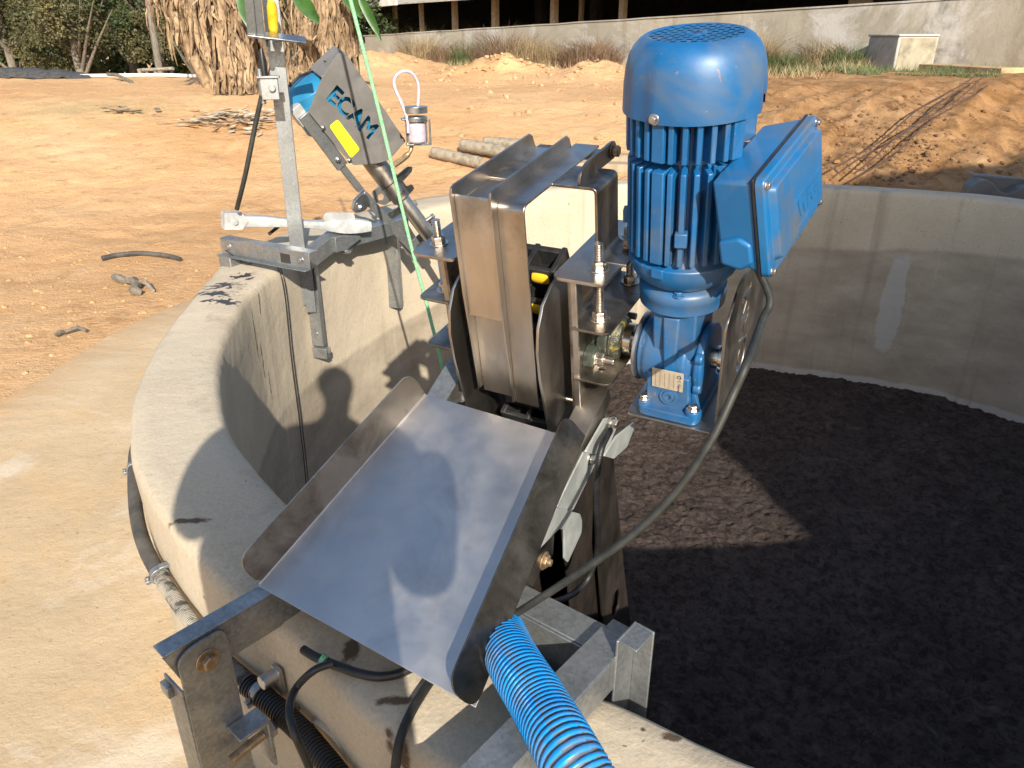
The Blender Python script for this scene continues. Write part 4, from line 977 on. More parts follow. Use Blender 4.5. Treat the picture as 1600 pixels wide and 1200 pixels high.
# square tube arm along the inner edge to the mixer bracket
s0 = at_d(484, 402, 3.33); s1 = at_d(524, 372, 3.50); s2 = at_d(640, 350, 3.75)
dT = (s1-s0); FT = frame(s0, dT.normalized(), Vector((0,0,1)).cross(dT.normalized()).normalized(), dT.normalized().cross(Vector((0,0,1)).cross(dT.normalized()).normalized()))
mb = MB(FT); mb.box((-.05, -.03, -.035), (dT.length+.02, .03, .035)); mb.build('square_arm', M['galv'], post, .002)
b0 = at_d(512, 385, 3.46); b1 = at_d(612, 345, 3.72)
dB = b1-b0; dBn = Vector((dB.x, dB.y, 0)).normalized(); FB = frame(at_d(515, 385, 3.44), dBn, Vector((-dBn.y, dBn.x, 0)), Vector((0,0,1)))
LB = dB.length
mb = MB(FB); mb.box((0, 0, -.03), (LB+.10, .06, .035)); mb.build('square_beam', M['galv'], post, .002)
mb = MB(FB); mb.prism([(.0, -.006, -.022), (.062, -.006, -.022), (.155, -.006, .012), (.150, -.006, .022), (.04, -.006, .045), (.0, -.006, .045)], (0, -.035, 0)); mb.build('wedge_plate', M['galv'], post, .002)
mb = MB(FB); mb.bolt((.068, -.03, -.022), (0,0,-1), .022, .016); mb.build('bolt', M['zinc'], post, .001)
# white painted bar lying along it
w0 = at_d(352, 345, 3.30); w1 = at_d(578, 352, 3.52); dW = (w1-w0)
FW = frame(w0, dW.normalized(), Vector((0,0,1)).cross(dW.normalized()).normalized(), dW.normalized().cross(Vector((0,0,1)).cross(dW.normalized()).normalized())); LW = dW.length
mb = MB(FW); N_ = 24; vs = []; fs = []
for i in range(N_+1):
    x = LW*i/N_; t = i/N_; h = .019+.004*sin(t*9)+(.010 if t > .62 else 0)*sin((t-.62)*8); zc = .004*sin(t*7)-.012*max(0, t-.6)
    for (yy, zz) in ((-.022, -h), (-.024, 0), (-.014, h*.9), (.022, h), (.022, -h)): vs.append((x, yy, zc+zz))
for i in range(N_):
    for q in range(5): fs.append((i*5+q, i*5+(q+1) % 5, (i+1)*5+(q+1) % 5, (i+1)*5+q))
fs.append((4,3,2,1,0)); fs.append([N_*5+q for q in range(5)]); mb.add(vs, fs)
wb = mb.build('white_bar', M['white_galv'], post, .002, ang=50)
mb = MB(FW); mb.prism([(-.01,-.028,-.032), (.06,-.028,-.030), (.085,-.028,.005), (.06,-.028,.038), (-.01,-.028,.036)], (0,.055,0)); mb.bolt((.03,-.028,0), (0,-1,0), .011, .008); mb.build('clevis', M['white_galv'], wb, .0015)
mb = MB(FW); mb.prism([(q[0], -.012, q[1]) for q in rounded([(LW*.64, .012), (LW*.88, .012), (LW*.87, .055), (LW*.655, .052)], .03)], (0, .008, 0)); mb.build('ear', M['white_galv'], wb, .001)
# hanging channel on the far inner wall
h0 = cyl_at(600, 362)+Vector((0,0,0)); fwh = (Vector((CX,CY,0))-Vector((h0.x,h0.y,0))).normalized(); hb = cyl_at(612, 478)
FHc = frame(Vector((h0.x, h0.y, hb.z))+fwh*.04, Vector((.9,-.2,0)).normalized(), Vector((.2,.9,0)).normalized(), Vector((0,0,1))); hH = h0.z-hb.z
mb = MB(FHc); mb.box((-.033, 0, 0), (.028, .005, hH)); mb.box((.028, 0, 0), (.033, .04, hH)); mb.box((-.038, 0, 0), (-.033, .03, hH)); mb.build('hanging_channel', M['galv'], post, .0015)
# upper tube, bar and cable terminal beside the post
u0 = at_d(400, 52, 3.05); u1 = at_d(392, -30, 3.0); dU = (u1-u0).normalized()
FU = frame(u0, (Vector((1,.3,0))-dU*dU.x).normalized(), dU.cross((Vector((1,.3,0))-dU*dU.x).normalized()).normalized(), dU)
mb = MB(FU); mb.box((-.028, -.02, 0), (.028, .02, .45)); mb.box((-.003, -.028, 0), (.003, -.02, .45)); mb.build('upper_tube', M['galv'], post, .002)
mb = MB(FU); mb.box((-.03, -.03, -.008), (.17, .03, .0)); mb.lathe([(.012, -.035), (.012, -.008)], (.03, -.01, 0), (0,0,1), 14); mb.build('cap_plate', M['zinc'], post, .001)
mb = MB(FU); mb.lathe([(.012, .005), (.018, .03), (.018, .10), (.012, .12)], (.062, .05, -.02), (0,0,1), 14); mb.build('yellow_cap', M['yellow'], post)
t0 = at_d(421, 135, 3.06); FTm = frame(t0, Vector((1,.25,0)).normalized(), Vector((-.25,1,0)).normalized(), Vector((0,0,1)))
mb = MB(FTm); mb.box((-.030, -.02, -.045), (.032, .02, .035)); mb.box((-.040, -.028, .028), (.04, .028, .036)); mb.cyl((.010,-.02,-.005), (.010,-.034,-.005), .012); mb.cyl((-.028,0,-.06), (-.028,0,.06), .010); tm = mb.build('terminal_clamp', M['galv'], post, .002)
mb = MB(FTm); mb.lathe([(.012, .0), (.014, .05), (.006, .09)], (-.012, .0, .036), (0,0,1), 12); mb.build('black_boot', M['black_rubber'], tm)
mb = MB(); mb.tube(smooth_path([at_d(409, 150, 3.06), at_d(398, 200, 3.09), at_d(384, 270, 3.13), at_d(370, 327, 3.22)], 10), .009, 12); mb.build('stay_cable', M['cable'], post)
mb = MB(); mb.tube(smooth_path([at_d(456, 335, 3.45), at_d(440, 350, 3.44), at_d(420, 366, 3.42)], 6), .007, 10); mb.build('loose_wire', M['cable'], post)

# ------------------------------------------------------------------ inclined mixer on its bracket
DM = 3.45
mix = thing('tank_mixer', at_d(575, 330, DM+.15), 'inclined tank mixer under a grey steel hood with yellow sticker and glass oiler', 'mixer')
vn = -ray(560, 180).normalized(); vn = (vn+Vector((.50, 0, -.22))).normalized()        # hood side faces roughly here
P0 = at_d(552, 180, DM)
def on_m(x, y, off=0):
    r = ray(x, y); q = P0+vn*off; return r*(q.dot(vn)/r.dot(vn))
ex = (on_m(580, 215)-on_m(525, 130)).normalized(); ey = vn.cross(ex).normalized(); FM = frame(P0, ex, ey, vn); FMI = FM.inverted()
def m2(x, y): q = FMI@on_m(x, y); return (q.x, q.y)
hd_o = [m2(*p) for p in ((528, 83), (541, 86), (633, 221), (609, 249), (590, 255), (552, 258), (532, 237), (483, 176), (484, 170), (503, 122))]
tc = m2(551, 178); tx = Vector(m2(581, 203))-Vector(m2(529, 153)); tx.normalize(); ty = Vector((-tx.y, tx.x))
hdp = plate('hood_side', rounded(hd_o, [.01,.02,.004,.03,.02,.01,.01,.012,.012,.01]), letter_loops('ECAM', .100, lambda x, y: (tc[0]+tx.x*x+ty.x*y, tc[1]+tx.y*x+ty.y*y), .0042), .004, FM, M['grey_cover'], mix)
# depth of the hood behind the side: top flap, far side and bottom return
TH = .20
mb = MB(FM)
a_ = Vector((*m2(541, 86), -.002)); b_ = Vector((*m2(633, 221), -.002)); mb.hexa([a_, b_, b_+Vector((0,.004,0)), a_+Vector((0,.004,0)), a_-Vector((0,0,TH)), b_-Vector((0,0,TH)), b_+Vector((0,.004,-TH)), a_+Vector((0,.004,-TH))]); mb.build('hood_back', M['grey_cover'], mix)
mb = MB(FM); a2 = Vector((*m2(541, 86), -.003)); c2 = Vector((*m2(503, 122), -.003)); mb.prism([a2, c2, c2-Vector((.004,-.004,.0)), a2-Vector((.004,-.004,0))], (-.012, .012, -.13)); mb.build('hood_flap', M['grey_cover'], mix, .001)
mb = MB(FM); q = Vector((*m2(519, 104), -.075)); mb.lathe([(.006, 0), (.006, .004)], q+Vector((-.006,.006,0)), (-.7,.7,0), 12); mb.build('rivet', M['dark'], mix)
# crease line of the hood
ca_ = Vector((*m2(537, 95), .0022)); cb_ = Vector((*m2(567, 256), .0022)); mb = MB(FM); mb.cyl(ca_, cb_, .0022, n=6); mb.build('crease', M['grey_cover'], hdp)
# sticker and bolts
stq = [m2(*p) for p in ((514, 197), (527, 186), (562, 233), (548, 247))]
plate('sticker', rounded(stq, .012), [], .0016, FM@Matrix.Translation((0,0,.0032)), M['sticker'], mix, .0003)
bolts([((*m2(*p), .002), (0,0,1), .008, .006) for p in ((505, 200), (546, 251))], 'bolt', 'zinc', mix, .0006, FM)
# blue motor inside
c0 = FMI@on_m(507, 158); c0.z = -.125
mb = MB(FM); mb.lathe([(.03,-.075), (.085,-.066), (.110,-.045), (.116,-.010), (.1235,-.008), (.1235,.012), (.116,.014), (.116,.12), (.08,.14)], c0, (1,0,0), 48); mb.build('blue_motor', M['teal_blue'], mix, .001)
mb = MB(); mb.tube(smooth_path([at_d(452, 135, DM), at_d(468, 120, DM+.02), at_d(486, 113, DM+.06), at_d(505, 112, DM+.1)], 6), .006, 8); mb.build('motor_lead', M['cable'], mix)
shr = [m2(*p) for p in ((522, 140), (540, 128), (612, 214), (600, 232), (576, 226))]
mb = MB(FM); mb.prism([(x, y, -.04) for x, y in shr], (0, 0, -.10)); mb.build('motor_body', M['teal_blue'], mix, .004)
# shaft tube with lugs, ends behind the machine
sh0 = on_m(588, 258, -.09); sh1 = at_d(684, 385, 3.72); dS = (sh1-sh0).normalized(); LS = (sh1-sh0).length
FS = frame(sh0, (Vector((0,0,1))-dS*dS.z).normalized(), dS.cross((Vector((0,0,1))-dS*dS.z).normalized()), dS)
mb = MB(FS); mb.lathe([(.050,-.05), (.050,.10), (.046,.105), (.046, .19), (.040, .195)], (0,0,0), (0,0,1), 28); mb.build('shaft_sleeve', M['steel_dark'], mix, .001)
mb = MB(FS); mb.lathe([(.036,.18), (.036,LS-.03), (.034,LS-.025), (.022,LS-.02), (.022,LS+1.6)], (0,0,0), (0,0,1), 28); mb.build('shaft_tube', M['steel'], mix, .001)
mb = MB(FS); mb.cyl((.03,0,LS*.72), (.065,0,LS*.72), .010, n=14); mb.bolt((.065,0,LS*.72), (1,0,0), .012, .01); mb.build('grease_nipple', M['zinc'], mix, .0008)
# lug plates with eye holes that clamp the tube
def mlug(px, off, holes, name, mat='galv', t=.006, r=.01):
    pts = [m2(*p) for p in px]
    o = plate(name, rounded(pts, r), holes, t, FM@Matrix.Translation((0,0,off)), M[mat], mix)
    return o
# scale changes little with off, so survey on the hood plane
mlug(((612, 285), (640, 262), (648, 262), (646, 270), (626, 292), (616, 296)), -.02, [], 'eye_lug', 'zinc')
mlug(((622, 291), (642, 308), (652, 297), (648, 290), (640, 294), (630, 280)), -.03, [], 'eye_lug', 'steel')
mlug(((590, 306), (606, 292), (617, 290), (622, 318), (610, 326), (596, 322)), -.06, [circ(*m2(604, 313), .017)], 'clamp_plate')
mlug(((607, 340), (642, 322), (648, 330), (612, 350)), -.05, [], 'clamp_jaw', 'zinc')
mlug(((647, 385), (672, 362), (684, 352), (690, 345), (688, 352), (676, 375), (652, 393)), -.05, [], 'tail_lug')
mlug(((675, 350), (686, 343), (691, 347), (690, 357), (680, 362)), -.07, [], 'eye_lug', 'zinc')
# arms down from the hood to the bracket
def bar(p, q, w, t, name, mat='galv', off=-.03):
    a = Vector((*m2(*p), off)); b = Vector((*m2(*q), off)); d_ = (b-a).normalized(); n_ = Vector((-d_.y, d_.x, 0))*w/2
    mb = MB(FM); mb.prism([a+n_, b+n_, b-n_, a-n_], (0, 0, -t)); return mb.build(name, M[mat], mix, .0015)
bar((478, 180), (538, 262), .055, .02, 'frame_bar', 'galv', -.012); bar((466, 170), (485, 196), .05, .05, 'frame_end', 'white_galv', -.03)
bar((532, 254), (568, 300), .030, .03, 'frame_bar', 'galv', -.02)
mlug(((553, 330), (556, 315), (566, 305), (575, 305), (580, 318), (572, 330), (558, 334)), -.02, [], 'hinge_plate', 'zinc', .02)
bolts([((*m2(564, 325), .0), (0,0,1), .012, .01), ((*m2(530, 251), -.01), (0,0,1), .010, .008)], 'bolt', 'zinc', mix, .0008, FM)
bar((572, 306), (588, 322), .04, .03, 'pivot_block', 'galv', -.03); bar((582, 320), (652, 396), .032, .006, 'diagonal_strap', 'galv', -.035); bar((588, 317), (657, 392), .012, .03, 'diagonal_rib', 'galv', -.035)
bar((640, 380), (662, 410), .05, .02, 'strap_end', 'galv', -.06)
# glass oiler with its loop of tube
OF = frame(at_d(651, 206, DM-.02), Vector((1,.25,0)).normalized(), Vector((-.25,1,0)).normalized(), Vector((.0,-.08,1)).normalized())
mb = MB(OF); mb.lathe([(.030,-.048), (.039,-.040), (.040,-.02), (.040,.03), (.034,.045)], (0,0,0), (0,0,1), 28); oil = mb.build('oiler_jar', M['clear_tube'], mix)
mb = MB(OF); mb.lathe([(.050,.044), (.050,.062), (.044,.066)], (0,0,0), (0,0,1), 28); mb.lathe([(.052,.078), (.052,.104), (.046,.106)], (0,0,0), (0,0,1), 28); mb.box((-.062,-.03,.050), (.045,.03,.056)); mb.box((-.048,-.02,-.056), (.056,.02,-.049)); mb.box((.040,-.012,-.056), (.045,.012,.05)); mb.box((.055,-.012,-.056), (.061,.012,.05)); mb.box((-.046,-.012,-.056), (-.041,.012,.05)); mb.box((.040,-.012,.044),(.061,.012,.05)); mb.build('oiler_frame', M['zinc'], oil, .001)
mb = MB(); mb.tube(smooth_path([at_d(638, 208, DM-.06), at_d(636, 185, DM-.06), at_d(627, 160, DM-.05), at_d(617, 137, DM-.04), at_d(617, 122, DM-.03), at_d(628, 112, DM-.02), at_d(643, 114, DM-.01), at_d(653, 130, DM), at_d(654, 150, DM), at_d(652, 172, DM)], 8), .0066, 12); mb.build('tube_loop', M['clear_tube'], oil)
mb = MB(); mb.tube(smooth_path([at_d(643, 214, DM), at_d(643, 228, DM), at_d(640, 238, DM), at_d(630, 248, DM+.01), at_d(616, 258, DM+.02)], 6), .009, 10, rfun=lambda t: .009+.004*(t > .55)); mb.build('oiler_pipe', M['rustbolt'], oil)
# ------------------------------------------------------------------ background
def gz(x, y): return ground_z(x, y)
def ground_at(px, py):
    r = ray(px, py); t0, t1 = 2.0, 60.0
    for _ in range(60):
        t = (t0+t1)/2; p = r*t
        if p.z > gz(p.x, p.y): t0 = t
        else: t1 = t
    return r*((t0+t1)/2)
# long low wall, stepping down to the left
W0 = Vector((-5.4, 27.2)); W1 = Vector((13.2, 7.2))
wd = (W1-W0); wl = wd.length; wd.normalize(); wn_ = Vector((-wd.y, wd.x))
if wn_.y < 0: wn_ = -wn_
def wall_top(s):
    x = W0.x+wd.x*s; return .02+.045*(x+5.1)
mb = MB(); vs = []; fs = []; nS = 40
for i in range(nS+1):
    s = wl*i/nS; x, y = W0.x+wd.x*s, W0.y+wd.y*s; zt = wall_top(s)+.015*fbm(s, 1, 1); 
    for off, z in ((0, -2.4), (0, zt-.03), (-.02, zt-.028), (-.02, zt), (.20, zt), (.20, -2.4)):
        vs.append((x+wn_.x*off, y+wn_.y*off, z))
for i in range(nS):
    for q in range(5): fs.append((i*6+q, (i+1)*6+q, (i+1)*6+q+1, i*6+q+1))
fs.append((0,1,2,3,4,5)); fs.append([nS*6+q for q in (5,4,3,2,1,0)]); mb.add(vs, fs)
tag(mb.build('boundary_wall', M['oldwall'], None, loc=(W0.x+wd.x*12, W0.y+wd.y*12, -.6), ang=40), 'long low weathered concrete wall streaked dark with damp along the back of the yard', 'wall')
def on_wall(px, off=-.02):     # where the column of sight meets the wall line
    r = ray(px, 100); k = r.x/r.y     # x = k*y
    s = (k*W0.y-W0.x)/(wd.x-k*wd.y); return Vector((W0.x+wd.x*s+wn_.x*off, W0.y+wd.y*s+wn_.y*off))
# open livestock shed behind the wall
SO = 2.5
s_a, s_b = -2.0, 15.2
def shp(s, off, z): return Vector((W0.x+wd.x*s+wn_.x*off, W0.y+wd.y*s+wn_.y*off, z))
shed = thing('cattle_shed', shp(8, 4, -.8), 'long open sided shed with timber posts and a dark inside behind the low wall', 'shed')
def eave(s): return .95
mb = MB(); mb.hexa([shp(s_a,SO-.9,eave(s_a)), shp(s_b+6,SO-.9,eave(s_b)+.2), shp(s_b+6,SO+8,eave(s_b)+2.2), shp(s_a,SO+8,eave(s_a)+2.0), shp(s_a,SO-.9,eave(s_a)+.05), shp(s_b+6,SO-.9,eave(s_b)+.25), shp(s_b+6,SO+8,eave(s_b)+2.25), shp(s_a,SO+8,eave(s_a)+2.05)]); mb.build('roof', M['roof'], shed)
mb = MB(); mb.hexa([shp(s_a,SO-.98,eave(s_a)-.06), shp(s_a+2.6,SO-.98,eave(s_a)+.0), shp(s_a+2.6,SO-.9,eave(s_a)+.0), shp(s_a,SO-.9,eave(s_a)-.06), shp(s_a,SO-.98,eave(s_a)+.17), shp(s_a+2.6,SO-.98,eave(s_a)+.32), shp(s_a+2.6,SO-.9,eave(s_a)+.32), shp(s_a,SO-.9,eave(s_a)+.17)]); mb.build('fascia', M['fascia'], shed)
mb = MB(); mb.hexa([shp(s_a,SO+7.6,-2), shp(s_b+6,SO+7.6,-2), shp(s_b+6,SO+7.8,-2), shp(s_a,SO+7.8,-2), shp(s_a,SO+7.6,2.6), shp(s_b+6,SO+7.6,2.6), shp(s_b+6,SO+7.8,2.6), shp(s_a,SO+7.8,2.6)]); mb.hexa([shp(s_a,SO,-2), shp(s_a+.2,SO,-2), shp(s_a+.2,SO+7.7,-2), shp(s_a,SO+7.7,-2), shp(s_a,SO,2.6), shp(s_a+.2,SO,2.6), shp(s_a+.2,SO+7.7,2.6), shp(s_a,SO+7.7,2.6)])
mb.build('back_wall', M['dark'], shed)  # near-black colour carries the shade of the shed's inside
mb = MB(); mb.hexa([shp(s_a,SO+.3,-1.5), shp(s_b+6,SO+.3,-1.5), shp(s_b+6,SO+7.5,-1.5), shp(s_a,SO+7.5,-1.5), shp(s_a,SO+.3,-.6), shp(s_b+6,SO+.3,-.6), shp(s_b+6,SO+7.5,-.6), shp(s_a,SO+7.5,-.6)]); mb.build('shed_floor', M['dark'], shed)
def s_of(px, off):
    r = ray(px, 60); k = r.x/r.y; ox, oy = W0.x+wn_.x*off, W0.y+wn_.y*off; return (k*oy-ox)/(wd.x-k*wd.y)
for px, w_, off in ((617,.13,SO), (658,.12,SO), (709,.15,SO), (771,.17,SO), (862,.17,SO), (905,.12,SO+2), (968,.16,SO), (840,.3,SO+3), (925,.3,SO+3)):
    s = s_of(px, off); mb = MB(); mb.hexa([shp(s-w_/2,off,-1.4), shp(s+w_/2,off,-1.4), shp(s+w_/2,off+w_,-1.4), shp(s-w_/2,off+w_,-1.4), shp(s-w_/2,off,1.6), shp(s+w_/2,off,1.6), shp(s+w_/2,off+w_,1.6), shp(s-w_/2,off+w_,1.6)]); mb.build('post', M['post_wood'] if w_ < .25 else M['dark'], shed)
# paler building behind, seen through the shed on the right
bl = thing('grey_outbuilding', shp(17.5, 5, -.6), 'pale grey rendered outbuilding half hidden behind the wall at the right of the shed', 'building')
mb = MB(); mb.hexa([shp(14.4,5,-1), shp(21,5,-1), shp(21,8,-1), shp(14.4,8,-1), shp(14.4,5,2), shp(21,5,2), shp(21,8,2), shp(14.4,8,2)]); mb.build('wall', M['brick'], bl)
for sx in (15.0, 16.6, 18.0):
    mb = MB(); mb.hexa([shp(sx,4.97,-.2), shp(sx+.8,4.97,-.2), shp(sx+.8,5.02,-.2), shp(sx,5.02,-.2), shp(sx,4.97,1.5), shp(sx+.8,4.97,1.5), shp(sx+.8,5.02,1.5), shp(sx,5.02,1.5)]); mb.build('window', M['dark'], bl)
# stepped concrete block against the wall, right
bp = on_wall(1425, -.02)
r = ray(1425, 105); sc_ = bp.y/r.y; zb = (r*sc_).z-.05; zt = (ray(1430, 57)*sc_).z
FBk = frame(Vector((bp.x, bp.y, zb)), Vector((wd.x, wd.y, 0)), Vector((wn_.x, wn_.y, 0)), Vector((0,0,1)))
FBk = FBk@Matrix.Rotation(rad(-30), 4, 'Z')
mb = MB(FBk); Hb = zt-zb; mb.box((-.36, -.66, 0), (.40, .10, Hb)); blk = mb.build('concrete_box', M['oldwall'], None, .02, loc=FBk.translation)
tag(blk, 'square concrete box standing against the low wall, one face toned pale as if in the sun', 'box')
mb = MB(FBk); mb.box((-.38, -.68, Hb-.001), (.42, .1, Hb+.035)); mb.build('lid', M['oldwall'], blk, .01)
mb = MB(FBk); mb.box((.401, -.62, .02), (.406, .06, Hb-.02)); mb.build('sunlit_face', M['box_face'], blk)  # thin pale plate: the sunlight on this face is put into its colour
mb = MB(FBk); mb.box((.60, -.35, -.05), (2.3, .15, .12)); tag(mb.build('concrete_ledge', M['stone'], None, .01, loc=FBk@Vector((1.4,-.2,0))), 'low pale concrete ledge at the foot of the wall beside the concrete box', 'ledge')

# --- leaves helper
def leafball(n, size, rx, ry, rz, shell=.6, seed=0, droop=.3, lobes=9, kk=(.28, .5)):
    rnd = random.Random(seed); vs = []; fs = []
    cen = [(rnd.uniform(-.8,.8)*rx, rnd.uniform(-.8,.8)*ry, rnd.uniform(-.75,.75)*rz, rnd.uniform(*kk)) for _ in range(lobes)]
    for i in range(n):
        cx, cy, cz, k = cen[rnd.randrange(lobes)]
        u = Vector((rnd.gauss(0,1), rnd.gauss(0,1), rnd.gauss(0,1))).normalized()*(rnd.uniform(shell, 1)**.6)*k
        p = Vector((cx+u.x*rx, cy+u.y*ry, cz+u.z*rz))
        d = Vector((rnd.gauss(0,1), rnd.gauss(0,1), rnd.gauss(0,.6)-droop)).normalized(); q = d.cross(Vector((rnd.gauss(0,1), rnd.gauss(0,1), rnd.gauss(0,1)))).normalized()
        s = size*rnd.uniform(.5, 1.3); b = len(vs)
        vs += [p, p+d*s*.5+q*s*.26, p+d*s, p+d*s*.5-q*s*.26]; fs.append((b, b+1, b+2, b+3))
    return vs, fs
def mesh_obj(name, vs, fs, mat, parent=None, loc=None):
    return MB().add(vs, fs).build(name, mat, parent, loc=loc, ang=None)
protos = []
def make_tree(kind):
    nm, mat, n, sz, rx, rz, seed = kind
    t = thing(nm, (0,0,0), None, 'tree', 'trees beyond the bank')
    vs, fs = leafball(n, sz, rx, rx*.8, rz, .45, seed, lobes=30, kk=(.13, .30)); vs = [v+Vector((0,0,rz*.95)) for v in vs]
    mesh_obj('crown', vs, fs, M[mat], t)
    mb = MB(); rnd = random.Random(seed)
    mb.tube([Vector((0,0,-1)), Vector((.1,0,rz*.5)), Vector((.0,.1,rz*1.3))], .2, 8, rfun=lambda q: .20-.14*q)
    for k in range(9):
        a = rnd.uniform(0, 6.28); z0 = rnd.uniform(.1, .8)*rz; L = rnd.uniform(.6, 1.1)*rx
        mb.tube([Vector((0,0,z0)), Vector((cos(a)*L*.5, sin(a)*L*.5, z0+L*.5)), Vector((cos(a)*L, sin(a)*L, z0+L*rnd.uniform(.7,1.2)))], .06, 6, rfun=lambda q: .07-.055*q)
    mb.build('trunk', M['bark'], t, ang=60); return t
kinds = [('olive_tree','olive',15000,.125,2.6,2.5,1), ('dark_tree','deepgreen',15000,.14,2.9,3.0,2), ('scrub_tree','olive',12000,.11,2.0,1.8,3)]
tr_spots = [(0,-21.5,30,1.0,'broad olive scrub tree at the far left of the tree line'), (1,-18.6,33,1.15,'tall dark tree behind the olive scrub at the far left'), (0,-16.9,27.5,.9,'olive tree with bare grey branches showing, left of the leaning pole'), (1,-15.0,32,1.1,'dark tree filling the gap behind the two olive trees left of the pole'),
 (2,-14.1,26.5,.95,'low round olive bush tree left of the leaning pole'), (1,-12.6,29,1.0,'dark leafy tree directly behind the leaning pole'), (2,-10.6,27,.9,'small olive tree just right of the leaning pole'), (1,-9.6,31,1.1,'dark tree standing between the pole and the banana clump'),
 (1,-7.6,28,1.0,'dark tree partly hidden behind the left banana clump'), (0,-8.7,26.5,.75,'lighter olive shrub tree beside the left banana clump'), (1,-5.2,31,1.0,'dark green tree behind the right banana clump by the shed end'), (2,-23.8,29,1.0,'small olive tree cut by the left edge of the view')]
made = {}
rnd = random.Random(11)
for k, x, y, s, lab in tr_spots:
    if k not in made: t = made[k] = make_tree(kinds[k])
    else: t = copy_tree(made[k])
    t.location = (x, y, -1.5); t.rotation_euler.z = rnd.uniform(0, 6.28); t.scale = (s, s, s*rnd.uniform(.9,1.15)); t['label'] = lab
# far wooded slope closing the horizon behind them
rnd = random.Random(5); vs = []; fs = []
for i in range(22000):
    x = rnd.uniform(-46, 2); y = 38+rnd.uniform(0, 7); z = -2+rnd.random()**.8*9*(1-.35*abs(math.sin(x*.45)))
    d = Vector((rnd.gauss(0,1), rnd.gauss(0,1), rnd.gauss(0,.6)-.3)).normalized(); q = d.cross(Vector((rnd.gauss(0,1), rnd.gauss(0,1), rnd.gauss(0,1)))).normalized(); s = rnd.uniform(.4, .9); p = Vector((x, y, z)); b = len(vs)
    vs += [p, p+d*s*.5+q*s*.3, p+d*s, p+d*s*.5-q*s*.3]; fs.append((b, b+1, b+2, b+3))
tag(mesh_obj('woodland', vs, fs, M['deepgreen'], None, (-20, 40, -2)), 'dark woodland closing the view behind the trees', 'woodland', kind='stuff')
# leaning utility pole
p0 = at_y(250, 122, 20.5); p1 = at_y(226, -40, 20.5); mb = MB(); mb.tube([p0-Vector((0,0,.8)), (p0+p1)/2, p1, p1+(p1-p0)*1.2], .10, 14, rfun=lambda t: .09-.02*t); tag(mb.build('utility_pole', M['bark'], None, loc=p0, ang=60), 'slim grey pole leaning slightly in front of the trees', 'pole')
# fallen rails by the pole
rt = thing('log_rail', at_y(240, 112, 19.5), 'low grey log rail at the foot of the leaning pole', 'rail')
mb = MB(); mb.tube([at_y(216, 110, 19.5), at_y(271, 107, 19.2)], .04, 8); mb.build('rail', M['wood'], rt)
for px in (218, 243, 268): mb = MB(); mb.tube([at_y(px, 108, 19.4), at_y(px+1, 125, 19.4)], .045, 8); mb.build('post', M['wood'], rt)
# pipe and black liner along the edge of the terrace
def edge_pt(px, y): r = ray(px, 100); x = r.x/r.y*y; return Vector((x, y, gz(x, y)))
P = [edge_pt(px, 16.3) for px in (122, 180, 250, 310, 350)]
mb = MB(); mb.tube(smooth_path([p+Vector((0,0,.035)) for p in P], 6), .036, 14); tag(mb.build('white_pipe', M['white_pipe'], None, loc=P[2], ang=60), 'long white plastic pipe lying along the edge of the yard before the trees', 'pipe')
mb = MB(); vs = []; fs = []
for i in range(41):
    px = -80+5.4*i
    for k, (dy, dz) in enumerate(((0, .02), (.25, .16), (.7, .19), (1.2, .05))):
        p = edge_pt(px, 15.9+dy); vs.append(p+Vector((0,0,dz*(1-.7*(i/40)**2)+.02*fbm(i*.3, k, 7))))
for i in range(40):
    for k in range(3): fs.append((i*4+k, (i+1)*4+k, (i+1)*4+k+1, i*4+k+1))
mb.add(vs, fs); tag(mb.build('pond_liner', M['old_hose'], None, loc=edge_pt(40, 16.2), ang=60), 'grey black plastic liner folded over the bank at the far left', 'liner')
mb = MB(); mb.tube([edge_pt(165, 15.6)+Vector((0,0,.08)), edge_pt(180, 15.2)+Vector((0,0,.1)), edge_pt(200, 14.6)+Vector((0,0,.02))], .03, 8); tag(mb.build('branch', M['bark'], None, loc=edge_pt(190, 15)), 'dark fallen branch leaning off the end of the white pipe', 'branch')
mb = MB(); mb.tube(smooth_path([edge_pt(318, 15.4)+Vector((0,0,.06)), edge_pt(350, 15.2)+Vector((0,0,.06)), edge_pt(420, 15.2)+Vector((0,0,.05))], 5), .06, 10); tag(mb.build('dark_log', M['bark'], None, loc=edge_pt(340, 15.3)), 'dark log lying left of the banana clump base', 'log')

